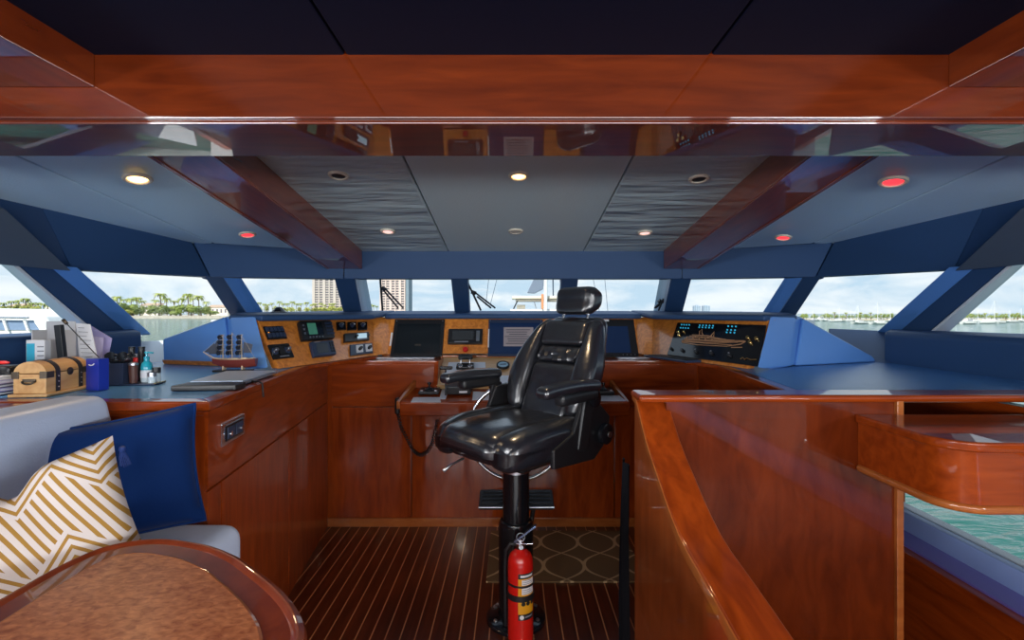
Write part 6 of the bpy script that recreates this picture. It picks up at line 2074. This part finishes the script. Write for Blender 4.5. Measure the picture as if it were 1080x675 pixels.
# low jetty in front of the far-left house
b = BM(); a, c = P(40, 330, 240), P(95, 330, 240)
t = thing('jetty', 'pale wooden jetty with posts below the white house at the far left', 'jetty', ((a.x + c.x) / 2, 241, WZ))
box(b, ((a.x + c.x) / 2, 241, -0.9), (c.x - a.x, 2.4, 0.35)); obj('deck', b, stucco, t, world=True)
for k in range(11):
    b = BM(); tube(b, [(a.x + (c.x - a.x) * k / 10, 239.7, WZ), (a.x + (c.x - a.x) * k / 10, 239.7, 0.3)], 0.22, 6); obj('post', b, stucco, t, world=True)

# ---- windscreen wipers outside the glass
WO = Vector((0, 3.75, 1.77)); WN = Vector((0, -0.29, 0.46)).cross(Vector((1, 0, 0))).normalized()


def wp(px, py, off=0.03):
    p = hit(px, py, WO, WN)
    return p + Vector((0, 0.53, 0.30)).normalized() * off


for lab, blade, rods in (('dark windscreen wiper in front of the pinkish tower', ((400.5, 293), (403.0, 328)), (((405, 306.5), (424, 328)), ((404, 309), (418.5, 328)))),
                         ('dark windscreen wiper just right of the post left of the middle', ((492.8, 298), (507, 328)), (((500.5, 310.5), (522, 328)), ((503, 315), (517.5, 328)))),
                         ('end of a windscreen wiper near the foot of the post right of the headrest', ((700, 316), (695, 328)), (((699, 320), (692, 328)), ((698, 323), (693, 328))))):
    t = thing('wiper', lab, 'wiper', wp(*blade[1]))
    b = BM(); tube(b, [wp(*blade[0], 0.012), wp(*blade[1], 0.012)], 0.008, 6); bl = obj('blade', b, black_plastic, t, world=True)
    for r_ in rods:
        b = BM(); tube(b, [wp(*r_[0], 0.035), wp(*r_[1], 0.05)], 0.007, 6); obj('arm', b, black_plastic, t, world=True)
    b = BM(); m0 = Vector(rods[0][0]); bar(b, wp(m0.x - 3.5, m0.y - 1, 0.03), wp(m0.x + 1, m0.y + 1, 0.03), 0.02, 0.03, up=(0, -1, 0.5)); obj('joint', b, black_plastic, t, world=True)

# ---- things that come in sets share a group phrase
GR = {'ceiling_light': 'recessed lights in the headliner', 'ceiling_speaker': 'round speakers in the headliner', 'gauge': 'gauges of the helm', 'monitor': 'monitors set in the dashboard',
      'folder': 'folders stacked beside the chest', 'cushion': 'cushions on the settee', 'jar': 'jars on the organiser tray', 'joystick_box': 'joystick boxes on the helm shelf', 'envelope': 'envelopes behind the chest',
      'paper_sheet': 'paper sheets behind the chest', 'countertop': 'side counters', 'side_cabinet': 'side cabinets', 'tower_block': 'towers ashore', 'house': 'houses on the left shore', 'wiper': 'windscreen wipers', 'tray': 'trays on the console ledge'}
for o_ in bpy.data.objects:
    k_ = o_.name.split('.')[0]
    if o_.parent is None and k_ in GR and 'category' in o_ and 'group' not in o_:
        o_['group'] = GR[k_]
# ================================================================== LIGHT, SKY, CAMERA
w = bpy.data.worlds.new('sky'); SC.world = w
w.use_nodes = True
nt = w.node_tree
bg = nt.nodes['Background']
tc = nt.nodes.new('ShaderNodeTexCoord')
sx = nt.nodes.new('ShaderNodeSeparateXYZ'); nt.links.new(tc.outputs['Generated'], sx.inputs[0])
mp = nt.nodes.new('ShaderNodeMapping'); mp.inputs['Scale'].default_value = (1.0, 1.0, 3.6)
nt.links.new(tc.outputs['Generated'], mp.inputs['Vector'])
n = nt.nodes.new('ShaderNodeTexNoise'); n.inputs['Scale'].default_value = 5.5; n.inputs['Detail'].default_value = 7; n.inputs['Roughness'].default_value = 0.58; n.inputs['Distortion'].default_value = 0.5
nt.links.new(mp.outputs[0], n.inputs['Vector'])
cr = nt.nodes.new('ShaderNodeValToRGB')
cr.color_ramp.elements[0].position = 0.40; cr.color_ramp.elements[0].color = (0.52, 0.68, 0.82, 1)
cr.color_ramp.elements[1].position = 0.62; cr.color_ramp.elements[1].color = (0.86, 0.90, 0.93, 1)
nt.links.new(n.outputs['Fac'], cr.inputs[0])
# deeper blue overhead
hz = nt.nodes.new('ShaderNodeMapRange'); hz.inputs['From Min'].default_value = 0.08; hz.inputs['From Max'].default_value = 0.8
nt.links.new(sx.outputs['Z'], hz.inputs['Value'])
mx = nt.nodes.new('ShaderNodeMix'); mx.data_type = 'RGBA'
nt.links.new(hz.outputs[0], mx.inputs['Factor']); nt.links.new(cr.outputs[0], mx.inputs['A']); mx.inputs['B'].default_value = (0.55, 0.70, 0.90, 1)
nt.links.new(mx.outputs['Result'], bg.inputs['Color'])
bg.inputs['Strength'].default_value = WORLD_STR


def area(name, loc, rot, sx_, sy_, power, col=(1, 1, 1)):
    l = bpy.data.lights.new(name, 'AREA'); l.shape = 'RECTANGLE'; l.size = sx_; l.size_y = sy_; l.energy = power; l.color = col
    o = bpy.data.objects.new(name, l); COL.objects.link(o); o.location = loc; o.rotation_euler = rot
    return o


sun = bpy.data.lights.new('sun', 'SUN'); sun.energy = 4.2; sun.angle = math.radians(1.0); sun.color = (1.0, 0.95, 0.86)
so = bpy.data.objects.new('sun', sun); COL.objects.link(so)
so.rotation_euler = Vector((0.32, 0.62, -0.72)).to_track_quat('-Z', 'Y').to_euler()
# fill lamps added inside the saloon to brighten the cabin
area('aft_window_daylight', (0, -3.9, 1.52), (PI / 2, 0, 0), 4.6, 1.0, 85, (0.96, 0.98, 1.0))
area('port_window_daylight', (-2.6, -2.1, 1.6), (0, -PI / 2, 0), 0.33, 2.6, 85, (0.96, 0.98, 1.0))  # added lamp, boosts the light from the left
area('starboard_window_daylight', (2.6, -2.1, 1.6), (0, PI / 2, 0), 0.33, 2.6, 85, (0.96, 0.98, 1.0))  # added lamp, brightens the left cabinet faces
for i, (x, y) in enumerate(((-0.8, -0.9), (0.8, -0.9), (0, -2.2))):
    l = bpy.data.lights.new('saloon_downlight', 'SPOT'); l.energy = 45; l.spot_size = 2.0; l.spot_blend = 0.8; l.shadow_soft_size = 0.06; l.color = (1.0, 0.82, 0.62)  # added spot without a fitting, warm fill from aft
    o = bpy.data.objects.new('saloon_downlight', l); COL.objects.link(o); o.location = (x, y, 2.2)
    o.rotation_euler = (0.35, 0, 0)

cam = bpy.data.cameras.new('camera'); co = bpy.data.objects.new('camera', cam); COL.objects.link(co)
cam.sensor_fit = 'HORIZONTAL'; cam.sensor_width = 36.0
cam.lens = F * 36.0 / 1080.0
cam.shift_x = -(CX - 540.0) / 1080.0
cam.shift_y = -(337.5 - HY) / 1080.0 * 1.0
cam.clip_start = 0.05; cam.clip_end = 6000
co.location = (0, 0, EYE); co.rotation_euler = (PI / 2, 0, 0)
SC.camera = co
vs = SC.view_settings
vs.view_transform = 'Standard'; vs.look = 'None'; vs.gamma = 1.0; vs.exposure = EXPO
vs.use_curve_mapping = False
SC.cycles.max_bounces = 8; SC.cycles.transparent_max_bounces = 12
